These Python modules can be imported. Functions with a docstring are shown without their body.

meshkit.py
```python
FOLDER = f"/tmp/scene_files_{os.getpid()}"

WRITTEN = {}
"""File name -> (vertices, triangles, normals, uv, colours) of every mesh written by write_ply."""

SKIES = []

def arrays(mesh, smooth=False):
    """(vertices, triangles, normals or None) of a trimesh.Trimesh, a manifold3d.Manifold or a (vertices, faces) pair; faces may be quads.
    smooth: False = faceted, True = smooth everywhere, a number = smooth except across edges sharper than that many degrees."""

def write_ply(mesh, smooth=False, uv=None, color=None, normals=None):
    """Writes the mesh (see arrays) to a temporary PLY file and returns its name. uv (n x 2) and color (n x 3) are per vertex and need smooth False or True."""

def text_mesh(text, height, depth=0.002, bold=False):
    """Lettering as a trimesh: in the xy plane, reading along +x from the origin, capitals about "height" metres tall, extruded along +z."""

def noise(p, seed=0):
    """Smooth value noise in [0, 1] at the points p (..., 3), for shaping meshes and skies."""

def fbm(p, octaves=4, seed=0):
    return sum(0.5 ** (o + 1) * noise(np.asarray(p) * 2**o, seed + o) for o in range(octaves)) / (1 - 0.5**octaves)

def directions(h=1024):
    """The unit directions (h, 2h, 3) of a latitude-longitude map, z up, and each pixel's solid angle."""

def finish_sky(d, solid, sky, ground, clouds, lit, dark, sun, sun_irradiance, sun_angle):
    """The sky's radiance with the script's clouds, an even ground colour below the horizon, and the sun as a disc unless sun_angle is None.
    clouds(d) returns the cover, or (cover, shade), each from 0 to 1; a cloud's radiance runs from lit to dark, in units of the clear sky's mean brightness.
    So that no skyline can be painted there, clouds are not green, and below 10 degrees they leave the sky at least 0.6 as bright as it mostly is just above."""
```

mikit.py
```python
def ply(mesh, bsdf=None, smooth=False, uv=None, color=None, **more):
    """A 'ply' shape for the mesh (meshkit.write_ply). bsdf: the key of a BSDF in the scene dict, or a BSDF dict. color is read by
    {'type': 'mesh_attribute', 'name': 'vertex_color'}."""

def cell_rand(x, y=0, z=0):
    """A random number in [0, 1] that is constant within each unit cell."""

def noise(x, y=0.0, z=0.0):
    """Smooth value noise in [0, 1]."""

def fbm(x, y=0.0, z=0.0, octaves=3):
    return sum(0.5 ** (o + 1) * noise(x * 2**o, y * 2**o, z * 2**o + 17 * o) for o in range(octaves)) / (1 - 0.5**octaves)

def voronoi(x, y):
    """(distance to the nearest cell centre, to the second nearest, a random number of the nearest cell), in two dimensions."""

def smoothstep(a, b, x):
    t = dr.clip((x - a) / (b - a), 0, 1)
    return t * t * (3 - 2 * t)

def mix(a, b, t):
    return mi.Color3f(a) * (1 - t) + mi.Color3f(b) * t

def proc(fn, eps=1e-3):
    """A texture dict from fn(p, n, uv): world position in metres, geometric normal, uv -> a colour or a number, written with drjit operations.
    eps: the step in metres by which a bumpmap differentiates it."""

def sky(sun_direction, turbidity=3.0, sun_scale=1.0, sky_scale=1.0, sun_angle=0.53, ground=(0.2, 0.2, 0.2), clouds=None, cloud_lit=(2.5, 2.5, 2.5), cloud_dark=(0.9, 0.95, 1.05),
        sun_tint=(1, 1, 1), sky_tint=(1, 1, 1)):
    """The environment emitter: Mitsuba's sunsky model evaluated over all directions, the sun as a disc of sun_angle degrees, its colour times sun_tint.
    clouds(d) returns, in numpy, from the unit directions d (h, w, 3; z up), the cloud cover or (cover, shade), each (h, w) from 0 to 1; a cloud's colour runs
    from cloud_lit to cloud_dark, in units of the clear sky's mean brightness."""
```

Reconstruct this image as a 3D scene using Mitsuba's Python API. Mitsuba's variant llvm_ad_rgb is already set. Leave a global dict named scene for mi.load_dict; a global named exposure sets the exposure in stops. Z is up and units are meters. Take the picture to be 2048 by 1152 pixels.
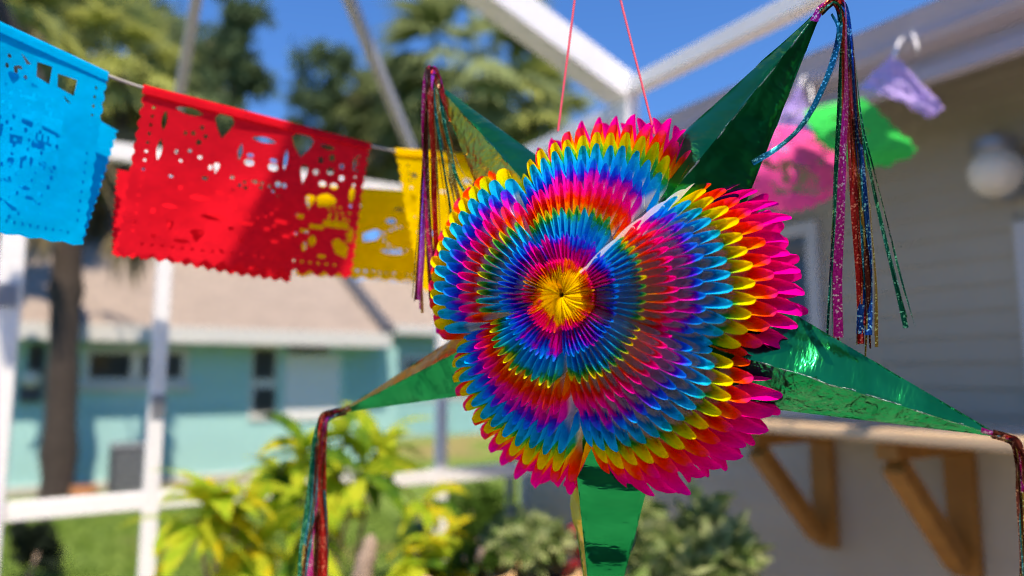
import math, random
import numpy as np, trimesh, shapely
import shapely.geometry as sg, shapely.affinity as sa
import drjit as dr
import mitsuba as mi
import mikit
from mikit import ply, proc, noise, fbm, voronoi, cell_rand, smoothstep, mix

scene, labels = {}, {}
# ------------------------------------------------------------------ camera, sky, exposure
T = mi.ScalarTransform4f
EYE = np.array([0.0, 0.0, 1.55])
FPX, CX, CY = 1420.0, 1024.0, 576.0            # focal length and principal point, pixels of a 2048 x 1152 picture
YAW, PITCH = math.radians(32.3), math.radians(6.9)
fwd = np.array([math.sin(YAW) * math.cos(PITCH), math.cos(YAW) * math.cos(PITCH), math.sin(PITCH)])
rgt = np.array([math.cos(YAW), -math.sin(YAW), 0.0])
upv = np.cross(rgt, fwd)
FOCUS = 0.86
scene['camera'] = {'type': 'thinlens', 'fov': math.degrees(2 * math.atan(1024 / FPX)), 'fov_axis': 'x',
                   'to_world': T().look_at(origin=EYE.tolist(), target=(EYE + fwd).tolist(), up=[0, 0, 1]),
                   'aperture_radius': 0.0080, 'focus_distance': FOCUS, 'near_clip': 0.05, 'far_clip': 500.0}
SUN = np.array([-0.13, -0.45, 0.88]); SUN /= np.linalg.norm(SUN)
scene['sky'] = mikit.sky(SUN.tolist(), turbidity=2.3, sky_tint=(0.58, 0.86, 1.24), ground=(0.22, 0.22, 0.18))
exposure = 2.12

rng = np.random.default_rng(7)
def unit(v): v = np.asarray(v, float); return v / np.linalg.norm(v)
def ray(px, py): return fwd + (px - CX) / FPX * rgt - (py - CY) / FPX * upv
def P(px, py, dep): return EYE + dep * ray(px, py)                     # world point at a distance along the view axis
def on_x(px, py, X): d = ray(px, py); return EYE + d * ((X - EYE[0]) / d[0])
def on_y(px, py, Y): d = ray(px, py); return EYE + d * ((Y - EYE[1]) / d[1])
def on_z(px, py, Z): d = ray(px, py); return EYE + d * ((Z - EYE[2]) / d[2])

# ------------------------------------------------------------------ scene helpers
def free(key):
    if key not in scene and key not in labels: return key
    k = 1
    while f'{key}_{k:03d}' in scene or f'{key}_{k:03d}' in labels: k += 1
    return f'{key}_{k:03d}'
def add(key, mesh, bsdf, smooth=False, uv=None, **prop):
    key = free(key); scene[key] = ply(mesh, bsdf, smooth=smooth, uv=uv)
    if prop: labels[key] = prop
    return key
def thing(key, label, category, group=None):
    key = free(key); labels[key] = {'label': label, 'category': category}
    if group: labels[key]['group'] = group
    return key
class MB:                                                               # mesh builder
    def __init__(s): s.v, s.f, s.n = [], [], 0
    def put(s, v, f):
        v, f = np.asarray(v, float), np.asarray(f, int)
        if f.shape[1] == 4: f = np.vstack([f[:, [0, 1, 2]], f[:, [0, 2, 3]]])
        s.v.append(v); s.f.append(f + s.n); s.n += len(v); return s
    def mesh(s): return trimesh.Trimesh(np.vstack(s.v), np.vstack(s.f), process=False)
def grid_faces(a, b, wrap=False):                                       # quads of an a x b vertex grid
    i, j = np.meshgrid(np.arange(a - 1), np.arange(b if wrap else b - 1), indexing='ij')
    j2 = (j + 1) % b
    return np.stack([i * b + j, (i + 1) * b + j, (i + 1) * b + j2, i * b + j2], -1).reshape(-1, 4)
def bx(lo, hi, ch=0.004):                                               # chamfered axis-aligned box
    lo, hi = np.minimum(lo, hi), np.maximum(lo, hi)
    ch = min(ch, *(0.3 * (hi - lo)))
    pts = []
    for sx in (0, 1):
        for sy in (0, 1):
            for sz in (0, 1):
                c = np.array([(lo, hi)[sx][0], (lo, hi)[sy][1], (lo, hi)[sz][2]])
                inn = np.array([1 - 2 * sx, 1 - 2 * sy, 1 - 2 * sz]) * ch
                for k in range(3):
                    m = inn.copy(); m[k] = 0; pts.append(c + m)
    h = trimesh.convex.convex_hull(np.array(pts)); return np.array(h.vertices), np.array(h.faces)
def beam(p, q, w, h, up=(0, 0, 1), ch=0.004):                            # rectangular bar from p to q
    p, q = np.asarray(p, float), np.asarray(q, float); d = unit(q - p)
    s = np.cross(d, up); s = unit(s) if np.linalg.norm(s) > 1e-6 else unit(np.cross(d, (0, 1, 0)))
    u = np.cross(s, d); L = np.linalg.norm(q - p)
    v, f = bx(np.array([0, -w / 2, -h / 2]), np.array([L, w / 2, h / 2]), ch)
    return p + v[:, :1] * d + v[:, 1:2] * s + v[:, 2:] * u, f
def tube(pts, rad, sides=8, cap=True):
    p = np.asarray(pts, float); r = np.broadcast_to(rad, (len(p),))
    t = np.gradient(p, axis=0); t /= np.linalg.norm(t, axis=1, keepdims=True)
    a = np.cross(t[0], (0, 0, 1) if abs(t[0][2]) < .9 else (1, 0, 0)); A = []
    for k in range(len(p)):
        a = a - t[k] * (a @ t[k]); a /= np.linalg.norm(a); A.append(a)
    A = np.array(A); B = np.cross(t, A); g = np.arange(sides) * 2 * np.pi / sides
    v = p[:, None] + r[:, None, None] * (np.cos(g)[None, :, None] * A[:, None] + np.sin(g)[None, :, None] * B[:, None])
    v = v.reshape(-1, 3); f = grid_faces(len(p), sides, True); f = np.vstack([f[:, [0, 2, 1]], f[:, [0, 3, 2]]])
    if cap:
        n = len(v); v = np.vstack([v, p[:1], p[-1:]]); j = np.arange(sides); k = (len(p) - 1) * sides
        f = np.vstack([f, np.stack([np.full(sides, n), j, (j + 1) % sides], 1), np.stack([np.full(sides, n + 1), k + (j + 1) % sides, k + j], 1)])
    return v, f
def spline(pts, n):                                                     # Catmull-Rom through the points
    p = np.asarray(pts, float); p = np.vstack([2 * p[0] - p[1], p, 2 * p[-1] - p[-2]]); out = []
    m = len(p) - 3
    for x in np.linspace(0, m - 1e-9, n):
        i = int(x); t = x - i; a, b, c, d = p[i:i + 4]
        out.append(.5 * (2 * b + (c - a) * t + (2 * a - 5 * b + 4 * c - d) * t * t + (3 * b - a - 3 * c + d) * t ** 3))
    return np.array(out)
def lathe(prof, centre, n=24):                                          # (radius, z) profile round a vertical axis
    g = np.arange(n) * 2 * np.pi / n; prof = np.asarray(prof, float)
    v = np.stack([prof[:, :1] * np.cos(g), prof[:, :1] * np.sin(g), np.repeat(prof[:, 1:], n, 1)], -1).reshape(-1, 3) + centre
    return v, grid_faces(len(prof), n, True)[:, ::-1]

# ------------------------------------------------------------------ materials
def mat(name, d, two=True): scene[name] = {'type': 'twosided', 'b': d} if two else d; return name
def prin(col, rough=.6, spec=.4, **k):
    c = proc(col) if callable(col) else {'type': 'rgb', 'value': list(col)}
    return {'type': 'principled', 'base_color': c, 'roughness': rough, 'specular': spec, **k}
def thin(col, trans, rough=.6, spec=.5):
    c = proc(col) if callable(col) else {'type': 'rgb', 'value': list(col)}
    return {'type': 'principledthin', 'base_color': c, 'roughness': rough, 'diff_trans': trans, 'spec_trans': 0.0, 'eta': 1.4}
def speck(c, amt, s): return lambda p, n, uv: mi.Color3f(c) * (1 - amt + 2 * amt * fbm(p.x * s, p.y * s, p.z * s))
mat('m_white_metal', prin(speck((.80, .81, .83), .05, 9), .35))
mat('m_gutter', prin(speck((.40, .37, .46), .06, 7), .45))
mat('m_soffit', prin(speck((.30, .26, .21), .12, 5), .7))
mat('m_siding', prin(speck((.37, .335, .275), .12, 2.5), .6))
mat('m_grey_metal', prin(speck((.42, .42, .41), .06, 9), .45))
mat('m_trim', prin(speck((.50, .50, .53), .06, 9), .5))
def wood_fn(a, b):
    def f(p, n, uv):
        g = fbm(p.x * 40, p.y * 9, p.z * 9, 4); return mix(a, b, g)
    return f
mat('m_bracket', prin(wood_fn((.19, .080, .012), (.34, .160, .028)), .55))
mat('m_shelf', prin(lambda p, n, uv: mix(mix((.42, .28, .15), (.66, .52, .36), fbm(p.x * 60, p.y * 5, p.z * 60, 4)), (.55, .53, .56), smoothstep(.55, .7, fbm(p.x * 6, p.y * 3.3, 0)) * .9), .5))
mat('m_glass_dark', prin((.03, .04, .045), .08, .6), True)
mat('m_globe', prin((.70, .66, .60), .4, .5))
mat('m_lamp_metal', prin((.28, .30, .34), .4, .5, metallic=.6))
mat('m_teal', prin(speck((.36, .63, .63), .09, 1.2), .75))
mat('m_teal_dark', prin(speck((.27, .52, .53), .05, 2), .75))
mat('m_roof', prin(lambda p, n, uv: mix((.21, .175, .15), (.36, .30, .255), fbm(p.x * 4, p.y * 5, p.z * 16, 4)), .85))
mat('m_fascia_far', prin(speck((.62, .62, .60), .05, 3), .6))
mat('m_screen_dark', prin((.035, .04, .042), .5))
mat('m_concrete', prin(speck((.5, .48, .44), .12, 6), .85))
mat('m_ac', prin(speck((.06, .065, .085), .15, 30), .6))
mat('m_clay', prin(speck((.45, .20, .08), .2, 12), .8))
mat('m_tan_clay', prin(speck((.62, .42, .22), .18, 14), .75))
mat('m_soil', prin(speck((.06, .04, .03), .3, 60), .95))
mat('m_lawn', prin(lambda p, n, uv: mix(mix((.05, .10, .015), (.14, .20, .03), fbm(p.x * 7, p.y * 7, 0, 5)), (.20, .15, .07), smoothstep(.55, .72, fbm(p.x * .8 + 5, p.y * .8, 3)) * .7), .9))
mat('m_grass', thin(speck((.14, .24, .03), .25, 9), .8), False)
mat('m_patio', prin(speck((.42, .38, .33), .15, 5), .85))
mat('m_bark_palm', prin(lambda p, n, uv: mix((.028, .022, .02), (.085, .066, .056), fbm(p.x * 14, p.y * 14, p.z * 26, 4)), .9))
mat('m_bark', prin(speck((.30, .23, .18), .3, 18), .9))
mat('m_palm_leaf', thin(speck((.27, .33, .14), .3, 2.5), .7, .35), False)
mat('m_palm_leaf_gold', thin(speck((.42, .46, .13), .25, 2.5), .8, .4), False)
mat('m_palm_leaf_dry', thin(speck((.22, .18, .10), .25, 3), .6, .6), False)
mat('m_tree_leaf', thin(speck((.13, .19, .095), .35, 1.2), .6, .5), False)
mat('m_shrub_leaf', thin(speck((.08, .16, .025), .3, 5), .7, .5), False)
mat('m_pale_leaf', thin(lambda p, n, uv: mix((.16, .25, .07), (.44, .50, .23), smoothstep(.4, .62, fbm(p.x * 34, p.y * 34, p.z * 34))), .7, .5), False)
def croton(a, b, s):
    return lambda p, n, uv: mix(a, b, smoothstep(.42, .6, fbm(p.x * s, p.y * s, p.z * s)))
mat('m_croton_lime', thin(croton((.34, .50, .03), (.58, .64, .04), 26), 1.0, .4), False)
mat('m_croton_yellow', thin(croton((.75, .62, .02), (.42, .48, .03), 22), 1.0, .4), False)
mat('m_croton_green', thin(croton((.06, .15, .02), (.16, .28, .02), 24), .8, .4), False)
mat('m_croton_red', thin(croton((.35, .02, .03), (.18, .03, .03), 24), .7, .4), False)
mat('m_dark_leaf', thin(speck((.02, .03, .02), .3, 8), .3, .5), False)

# paper and foil of the party things
STOPS = [(0.0, (.95, .70, .0)), (.36, (.96, .66, .0)), (.45, (.92, .14, .0)), (.53, (.88, .0, .26)), (.82, (.86, .0, .48)), (.92, (.14, .02, .80)), (1.0, (.01, .20, .90)), (1.15, (.0, .40, .92)), (1.7, (.01, .54, .92)),
         (1.9, (.03, .42, .05)), (2.15, (.88, .72, .0)), (2.4, (.95, .40, .0)), (2.65, (.90, .05, .0)), (3.0, (.93, .0, .36)), (3.65, (.92, .01, .56)), (3.88, (.13, .02, .80)), (4.02, (.01, .20, .90)), (4.3, (.0, .42, .93)), (5.05, (.01, .55, .92)),
         (5.2, (.0, .38, .5)), (5.5, (.03, .45, .05)), (5.8, (.60, .70, .0)), (6.2, (.96, .70, .0)), (6.55, (.96, .32, .0)), (7.0, (.92, .04, .0)), (7.45, (.90, .0, .30)), (9.0, (.92, .0, .46))]
def ramp(q):
    c = mi.Color3f(STOPS[0][1])
    for (a, ca), (b, cb) in zip(STOPS, STOPS[1:]): c = mix(c, cb, smoothstep(a, b, q))
    return c
def rainbow(p, n, uv):
    q = uv.x * 10 + .22 * (noise(p.x * 220, p.y * 220, p.z * 220) - .5) + .5 * (noise(p.x * 55, p.y * 55, p.z * 55) - .5) * .6
    c = ramp(q) * (.9 + .2 * fbm(p.x * 500, p.y * 500, p.z * 500))
    return mix(c, (.92, .89, .91), smoothstep(.12, .40, uv.y))
mat('m_rainbow_paper', thin(rainbow, .62, .66), False)
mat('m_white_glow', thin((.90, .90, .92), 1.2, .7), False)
mat('m_white_paper', thin((.93, .92, .93), .5, .7), False)
mat('m_white_card', prin(speck((.84, .84, .86), .04, 200), .6))
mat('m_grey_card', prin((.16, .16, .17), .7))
def crinkle(p, n, uv):
    a = fbm(p.x * 90, p.y * 90, p.z * 90, 4); return a
def foil(name, c1, c2, rough, amp, su, sv):
    scene[name] = {'type': 'twosided', 'b': {'type': 'bumpmap', 'scale': 1.0, 't': proc(lambda p, n, uv: amp * fbm(uv.x * su, uv.y * sv, 0, 4), 3e-4),
                   'b': {'type': 'principled', 'base_color': proc(lambda p, n, uv: mix(c1, c2, fbm(uv.x * 40, uv.y * 18, 0))), 'metallic': .94, 'roughness': rough, 'specular': .5}}}
foil('m_green_foil', (.005, .23, .06), (.02, .38, .11), .15, .0009, 150, 45)
foil('m_green_foil_crinkled', (.0, .30, .08), (.03, .44, .13), .13, .0048, 190, 120)
foil('m_fold_foil', (.25, .50, .40), (.60, .75, .68), .25, .0010, 150, 45)
foil('m_gold_foil', (.50, .40, .04), (.68, .54, .08), .20, .0022, 180, 120)
def glitter(name, c1, c2, spark):
    def col(p, n, uv):
        a, b, w = voronoi(uv.x * 1.0, uv.y * 1.0)
        return mix(mix(c1, c2, w), spark, smoothstep(.86, .93, w))
    scene[name] = {'type': 'twosided', 'b': {'type': 'principled', 'base_color': proc(col), 'metallic': .8, 'roughness': .25, 'specular': .5}}
glitter('m_ribbon_magenta', (.42, .0, .20), (.75, .04, .42), (1., .75, .80))
glitter('m_ribbon_pink', (.75, .03, .50), (.85, .10, .60), (1., .5, .85))
glitter('m_ribbon_blue', (.0, .03, .22), (.02, .10, .45), (.4, .8, 1.))
glitter('m_ribbon_gold', (.28, .17, .02), (.45, .28, .05), (.9, 1., .4))
glitter('m_ribbon_red', (.36, .01, .01), (.60, .03, .02), (1., .35, .2))
glitter('m_ribbon_green', (.0, .10, .06), (.01, .22, .12), (.3, 1., .6))
glitter('m_ribbon_dark', (.08, .015, .01), (.15, .03, .02), (.6, .35, .2))
glitter('m_ribbon_teal', (.0, .12, .16), (.02, .22, .32), (.3, .9, 1.))
mat('m_string', prin((.80, .10, .16), .6))
mat('m_cord', prin(speck((.55, .53, .50), .2, 300), .8))
def tissue(name, c, tr=.62):
    mat(name, thin(lambda p, n, uv: mi.Color3f(c) * (.86 + .28 * fbm(p.x * 60, p.y * 60, p.z * 60, 3)), tr, .55), False)
tissue('m_tissue_cyan', (.0, .46, .90)); tissue('m_tissue_red', (.88, .012, .03)); tissue('m_tissue_yellow', (.98, .66, .0))
tissue('m_tissue_pink', (.98, .11, .42)); tissue('m_tissue_green', (.06, .72, .12)); tissue('m_tissue_purple', (.60, .46, .95))
mat('m_clip', prin((.85, .85, .87), .3))

# ------------------------------------------------------------------ ground
def sheet_xy(x0, x1, y0, y1, z): return np.array([[x0, y0, z], [x1, y0, z], [x1, y1, z], [x0, y1, z]]), np.array([[0, 1, 2, 3]])
XW, XE, YS = 3.30, 2.70, 4.10                  # near house wall, its eave, the far wall of the cage
ZE = 2.70                                      # underside of the eave
add('lawn', MB().put(*sheet_xy(-220, 220, -160, 260, 0.0)).mesh(), 'm_lawn', label='sunlit green lawn between the screen cage and the teal house', kind='structure')
add('patio', MB().put(*bx([-4.0, -4.0, -.2], [3.3, YS + .1, .035])).mesh(), 'm_patio', label='pale concrete patio inside the screen cage', kind='structure')
def grass():
    n = 26000
    x = rng.uniform(-3.5, 3.2, n); y = YS + .15 + rng.uniform(0, 1, n) ** 1.2 * 6.6
    h = rng.uniform(.03, .08, n); a = rng.uniform(0, 2 * np.pi, n); l = rng.normal(0, .02, (n, 2))
    b = np.stack([x, y, np.zeros(n)], 1); s = np.stack([np.cos(a), np.sin(a), 0 * a], 1) * .006
    t = b + np.stack([l[:, 0], l[:, 1], h], 1)
    v = np.stack([b - s, b + s, t], 1).reshape(-1, 3)
    return trimesh.Trimesh(v, np.arange(3 * n).reshape(-1, 3), process=False)
add('grass', grass(), 'm_grass', label='short mown grass blades on the lawn', category='grass', kind='stuff')

# ------------------------------------------------------------------ near house on the right
nh = thing('grey_house', 'grey sided house on the right with a lavender gutter under its eave', 'house')
add(nh + '__wall', MB().put(*bx([XW + .012, -3.0, 0], [9.0, 5.05, 2.92])).mesh(), 'm_siding')
y_r, y_l = on_x(1622, 600, XW)[1], on_x(1622, 600, XW)[1] + 1.25        # service window above the counter
z_w0, z_w1 = 1.40, 2.28
bh = .11
def siding_piece(y0, y1, z):
    v = np.array([[XW + .010, y0, z + bh], [XW - .004, y0, z], [XW + .012, y0, z - .001], [XW + .010, y1, z + bh], [XW - .004, y1, z], [XW + .012, y1, z - .001]])
    return v, np.array([[0, 3, 1], [1, 3, 4], [1, 4, 2], [2, 4, 5], [0, 1, 2], [3, 5, 4]])
door_y0, door_y1 = .35, 1.255                                           # side door near the right edge
for k in range(26):
    z = .06 + k * bh
    cuts = [(y_r - .07, y_l + .07)] if z + bh > z_w0 - .06 and z < z_w1 + .06 else []
    if z < 2.2: cuts.insert(0, (door_y0 - .07, door_y1 + .07))
    y = -2.0
    for a, b in cuts + [(5.05, 0)]:
        add(nh + '__siding_board', MB().put(*siding_piece(y, a, z)).mesh(), 'm_siding'); y = b
def frame_x(parent, y0, y1, z0, z1, w, d, bsdf, name, bottom=True):      # frame on the wall plane X = XW, facing -X
    m = MB().put(*bx([XW - d, y0 - w, z0 - w * bottom], [XW + .03, y0, z1 + w])).put(*bx([XW - d, y1, z0 - w * bottom], [XW + .03, y1 + w, z1 + w])).put(*bx([XW - d, y0, z1], [XW + .03, y1, z1 + w]))
    if bottom: m.put(*bx([XW - d, y0, z0 - w], [XW + .03, y1, z0]))
    return add(parent + '__' + name, m.mesh(), bsdf)
sw = frame_x(nh, y_r, y_l, z_w0, z_w1, .07, .03, 'm_trim', 'service_window')
add(sw + '__pane', MB().put(*bx([XW + .0, y_r, z_w0], [XW + .011, y_l, z_w1], .001)).mesh(), 'm_glass_dark')
add(sw + '__mullion', MB().put(*bx([XW - .02, (y_r + y_l) / 2 - .02, z_w0], [XW + .0, (y_r + y_l) / 2 + .02, z_w1])).mesh(), 'm_trim')
dr_ = frame_x(nh, door_y0, door_y1, .05, 2.1, .07, .03, 'm_trim', 'door_frame', False)
add(nh + '__door', MB().put(*bx([XW - .005, door_y0, .05], [XW + .011, door_y1, 2.1])).mesh(), 'm_siding')
# eave: fascia, gutter, soffit, roof
add(nh + '__fascia', MB().put(*bx([XE, -3.4, ZE], [XE + .03, 5.4, ZE + .20])).mesh(), 'm_gutter')
gut = np.array([(0, 0), (-.085, .012), (-.105, .04), (-.10, .075), (-.125, .12), (-.125, .135), (-.11, .135), (-.11, .125), (-.01, .125), (0, .125)])
def extr_y(prof, x, z, y0, y1):
    n = len(prof); v = np.vstack([np.stack([x + prof[:, 0], np.full(n, y), z + prof[:, 1]], 1) for y in (y0, y1)])
    return v, grid_faces(2, n)
add(nh + '__gutter', MB().put(*extr_y(gut, XE - .002, ZE + .045, -3.4, 5.4)).mesh(), 'm_gutter', smooth=40)
add(nh + '__drip_strip', MB().put(*bx([XE - .02, -3.4, ZE - .055], [XE + .045, 5.4, ZE])).mesh(), 'm_gutter')
sz1 = ZE + .19
for k in range(5):                                                        # soffit boards, rising to the wall
    t0, t1 = k / 5, (k + 1) / 5; x0 = XE + .045 + (XW - XE - .045) * t0; x1 = XE + .045 + (XW - XE - .045) * t1 - .006
    z0, z1 = ZE - .03 + (sz1 - ZE + .03) * t0, ZE - .03 + (sz1 - ZE + .03) * t1
    v = np.array([[x0, -3.4, z0], [x1, -3.4, z1], [x1, 5.4, z1], [x0, 5.4, z0], [x0, -3.4, z0 + .02], [x1, -3.4, z1 + .02], [x1, 5.4, z1 + .02], [x0, 5.4, z0 + .02]])
    add(nh + '__soffit_board', trimesh.convex.convex_hull(v), 'm_soffit')
rz = lambda x: ZE + .21 + (x - XE) * .33
v = np.array([[XE - .06, -3.6, rz(XE - .06)], [6.2, -3.6, rz(6.2)], [6.2, 5.6, rz(6.2)], [XE - .06, 5.6, rz(XE - .06)]])
add(nh + '__roof', trimesh.convex.convex_hull(np.vstack([v, v + [0, 0, .03], [[9.9, -3.6, rz(2.4)], [9.9, 5.6, rz(2.4)]]])), 'm_roof')
add(nh + '__corner_trim', MB().put(*bx([XW - .022, 5.0, .05], [XW + .08, 5.065, 2.9])).mesh(), 'm_trim')
ds = spline([[XE - .06, 5.2, ZE + .05], [XE - .05, 5.2, ZE - .1], [XW - .1, 5.17, ZE - .45], [XW - .06, 5.17, ZE - .7], [XW - .06, 5.17, 1.2], [XW - .06, 5.17, .12], [XW - .2, 5.17, .05]], 30)
add(nh + '__downspout', MB().put(*tube(ds, .042)).mesh(), 'm_lamp_metal', smooth=50)

# the wing of the house behind the camera
yb0 = -3.6
add(nh + '__rear_wall', MB().put(*bx([-6.5, yb0 - .2, 0], [XW + .012, yb0, 2.9])).mesh(), 'm_siding')
for x0, x1, z0, z1 in ((-4.6, -2.2, .05, 2.15), (-.6, .9, .9, 2.1), (1.5, 2.4, .05, 2.1)):
    w_ = add(nh + '__rear_window', MB().put(*bx([x0 - .07, yb0 - .02, z0 - .04], [x1 + .07, yb0 + .03, z1 + .07])).mesh(), 'm_trim')
    add(w_ + '__pane', MB().put(*bx([x0, yb0 - .01, z0], [x1, yb0 + .034, z1])).mesh(), 'm_glass_dark')
add(nh + '__rear_roof', trimesh.convex.convex_hull(np.array([[-7, yb0 + .55, 2.78], [XE, yb0 + .55, 2.78], [-7, yb0 + .55, 2.92], [XE, yb0 + .55, 2.92], [-7, yb0 - 4, 4.3], [XE + .4, yb0 - 4, 4.3], [-7, yb0 - 4, 4.1], [XE, yb0 - 4, 4.1]])), 'm_roof')

# globe lamp
g0 = on_x(1992, 345, XW - .17)
wl = thing('wall_lamp', 'round frosted globe lamp on the grey siding at the right edge', 'lamp')
def ball(c, r): m = trimesh.creation.icosphere(3, r); return np.array(m.vertices) + c, np.array(m.faces)
add(wl + '__globe', MB().put(*ball(g0, .098)).mesh(), 'm_globe', smooth=True)
add(wl + '__cap', MB().put(*lathe([(0, .075), (.07, .075), (.082, .09), (.08, .135), (.045, .15), (0, .15)], g0)).mesh(), 'm_lamp_metal', smooth=40)
add(wl + '__arm', MB().put(*tube(spline([g0 + [0, 0, .13], g0 + [.05, 0, .17], g0 + [.13, 0, .12], g0 + [.175, 0, .03]], 12), .016)).mesh(), 'm_lamp_metal', smooth=50)
add(wl + '__back_plate', MB().put(*bx(g0 + [.145, -.05, -.09], g0 + [.18, .05, .09], .01)).mesh(), 'm_lamp_metal')

# counter with brackets
XS0 = 2.70
zt = 1.335
wc = thing('wall_counter', 'pale worn plank counter carried by brown wooden brackets on the grey siding', 'counter')
yy = np.linspace(-1.2, 3.35, 60)
def plank(x0, x1, y0, y1, seed, dz=0.0):
    y = np.linspace(y0, y1, 46); e0 = x0 + .012 * (mikit.meshkit.fbm(np.stack([y * 3, y * 0 + seed, y * 0], 1)) - .5)
    prof = lambda k: np.array([[e0[k], y[k], zt - .048 + .006], [e0[k] - .003, y[k], zt - .03], [e0[k] + .004, y[k], zt - .004 + dz], [e0[k] + .012, y[k], zt + dz], [x1, y[k], zt + dz], [x1, y[k], zt - .048], [e0[k] + .01, y[k], zt - .048]])
    v = np.vstack([prof(k) for k in range(46)]); f = grid_faces(46, 7, True)[:, ::-1]
    return v, np.vstack([f[:, [0, 1, 2]], f[:, [0, 2, 3]], [[0, k, k + 1] for k in range(1, 6)], [[45 * 7, 45 * 7 + k + 1, 45 * 7 + k] for k in range(1, 6)]])
for k in range(4):
    x0 = XS0 + k * .145
    add(wc + '__plank', MB().put(*plank(x0, x0 + .141, -1.2, on_x(1478, 840, XS0)[1], k * 7.3, .003 * (k % 2))).mesh(), 'm_shelf', smooth=35)
for yb in (on_x(1655, 1000, XW)[1], on_x(1930, 1000, XW)[1], on_x(1930, 1000, XW)[1] - .68, on_x(1930, 1000, XW)[1] - 1.4):
    br = wc + '__bracket'
    br = add(br, MB().put(*bx([XW - .045, yb - .06, .70], [XW - .004, yb + .06, zt - .057])).mesh(), 'm_bracket')
    add(br + '__arm', MB().put(*bx([XS0 + .03, yb - .045, zt - .057 - .06], [XW - .046, yb + .045, zt - .057])).mesh(), 'm_bracket')
    add(br + '__brace', MB().put(*beam([XS0 + .085, yb, zt - .14], [XW - .085, yb, .76], .085, .075)).mesh(), 'm_bracket')

# ------------------------------------------------------------------ screen cage (white aluminium)
cg = thing('screen_cage', 'white aluminium screen cage with posts, rails and sloping roof beams', 'screen enclosure')
def post(px, w, d, z1, ytop=700):
    c = on_y(px, ytop, YS); return add(cg + '__post', MB().put(*bx([c[0] - w / 2, YS - d / 2, .03], [c[0] + w / 2, YS + d / 2, z1])).mesh(), 'm_white_metal'), c[0]
ztop = on_y(240, 322, YS)[2]
p0, xa = post(9, .10, .10, ztop); p1, xb = post(319, .074, .05, ztop); p2, xc = post(884, .07, .05, ztop)
zr = on_y(298, 1000, YS)[2]
def rail(z, h, xl, xr, d=.05, y=YS): return add(cg + '__rail', MB().put(*bx([xl, y - d / 2, z - h / 2], [xr, y + d / 2, z + h / 2])).mesh(), 'm_white_metal')
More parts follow.
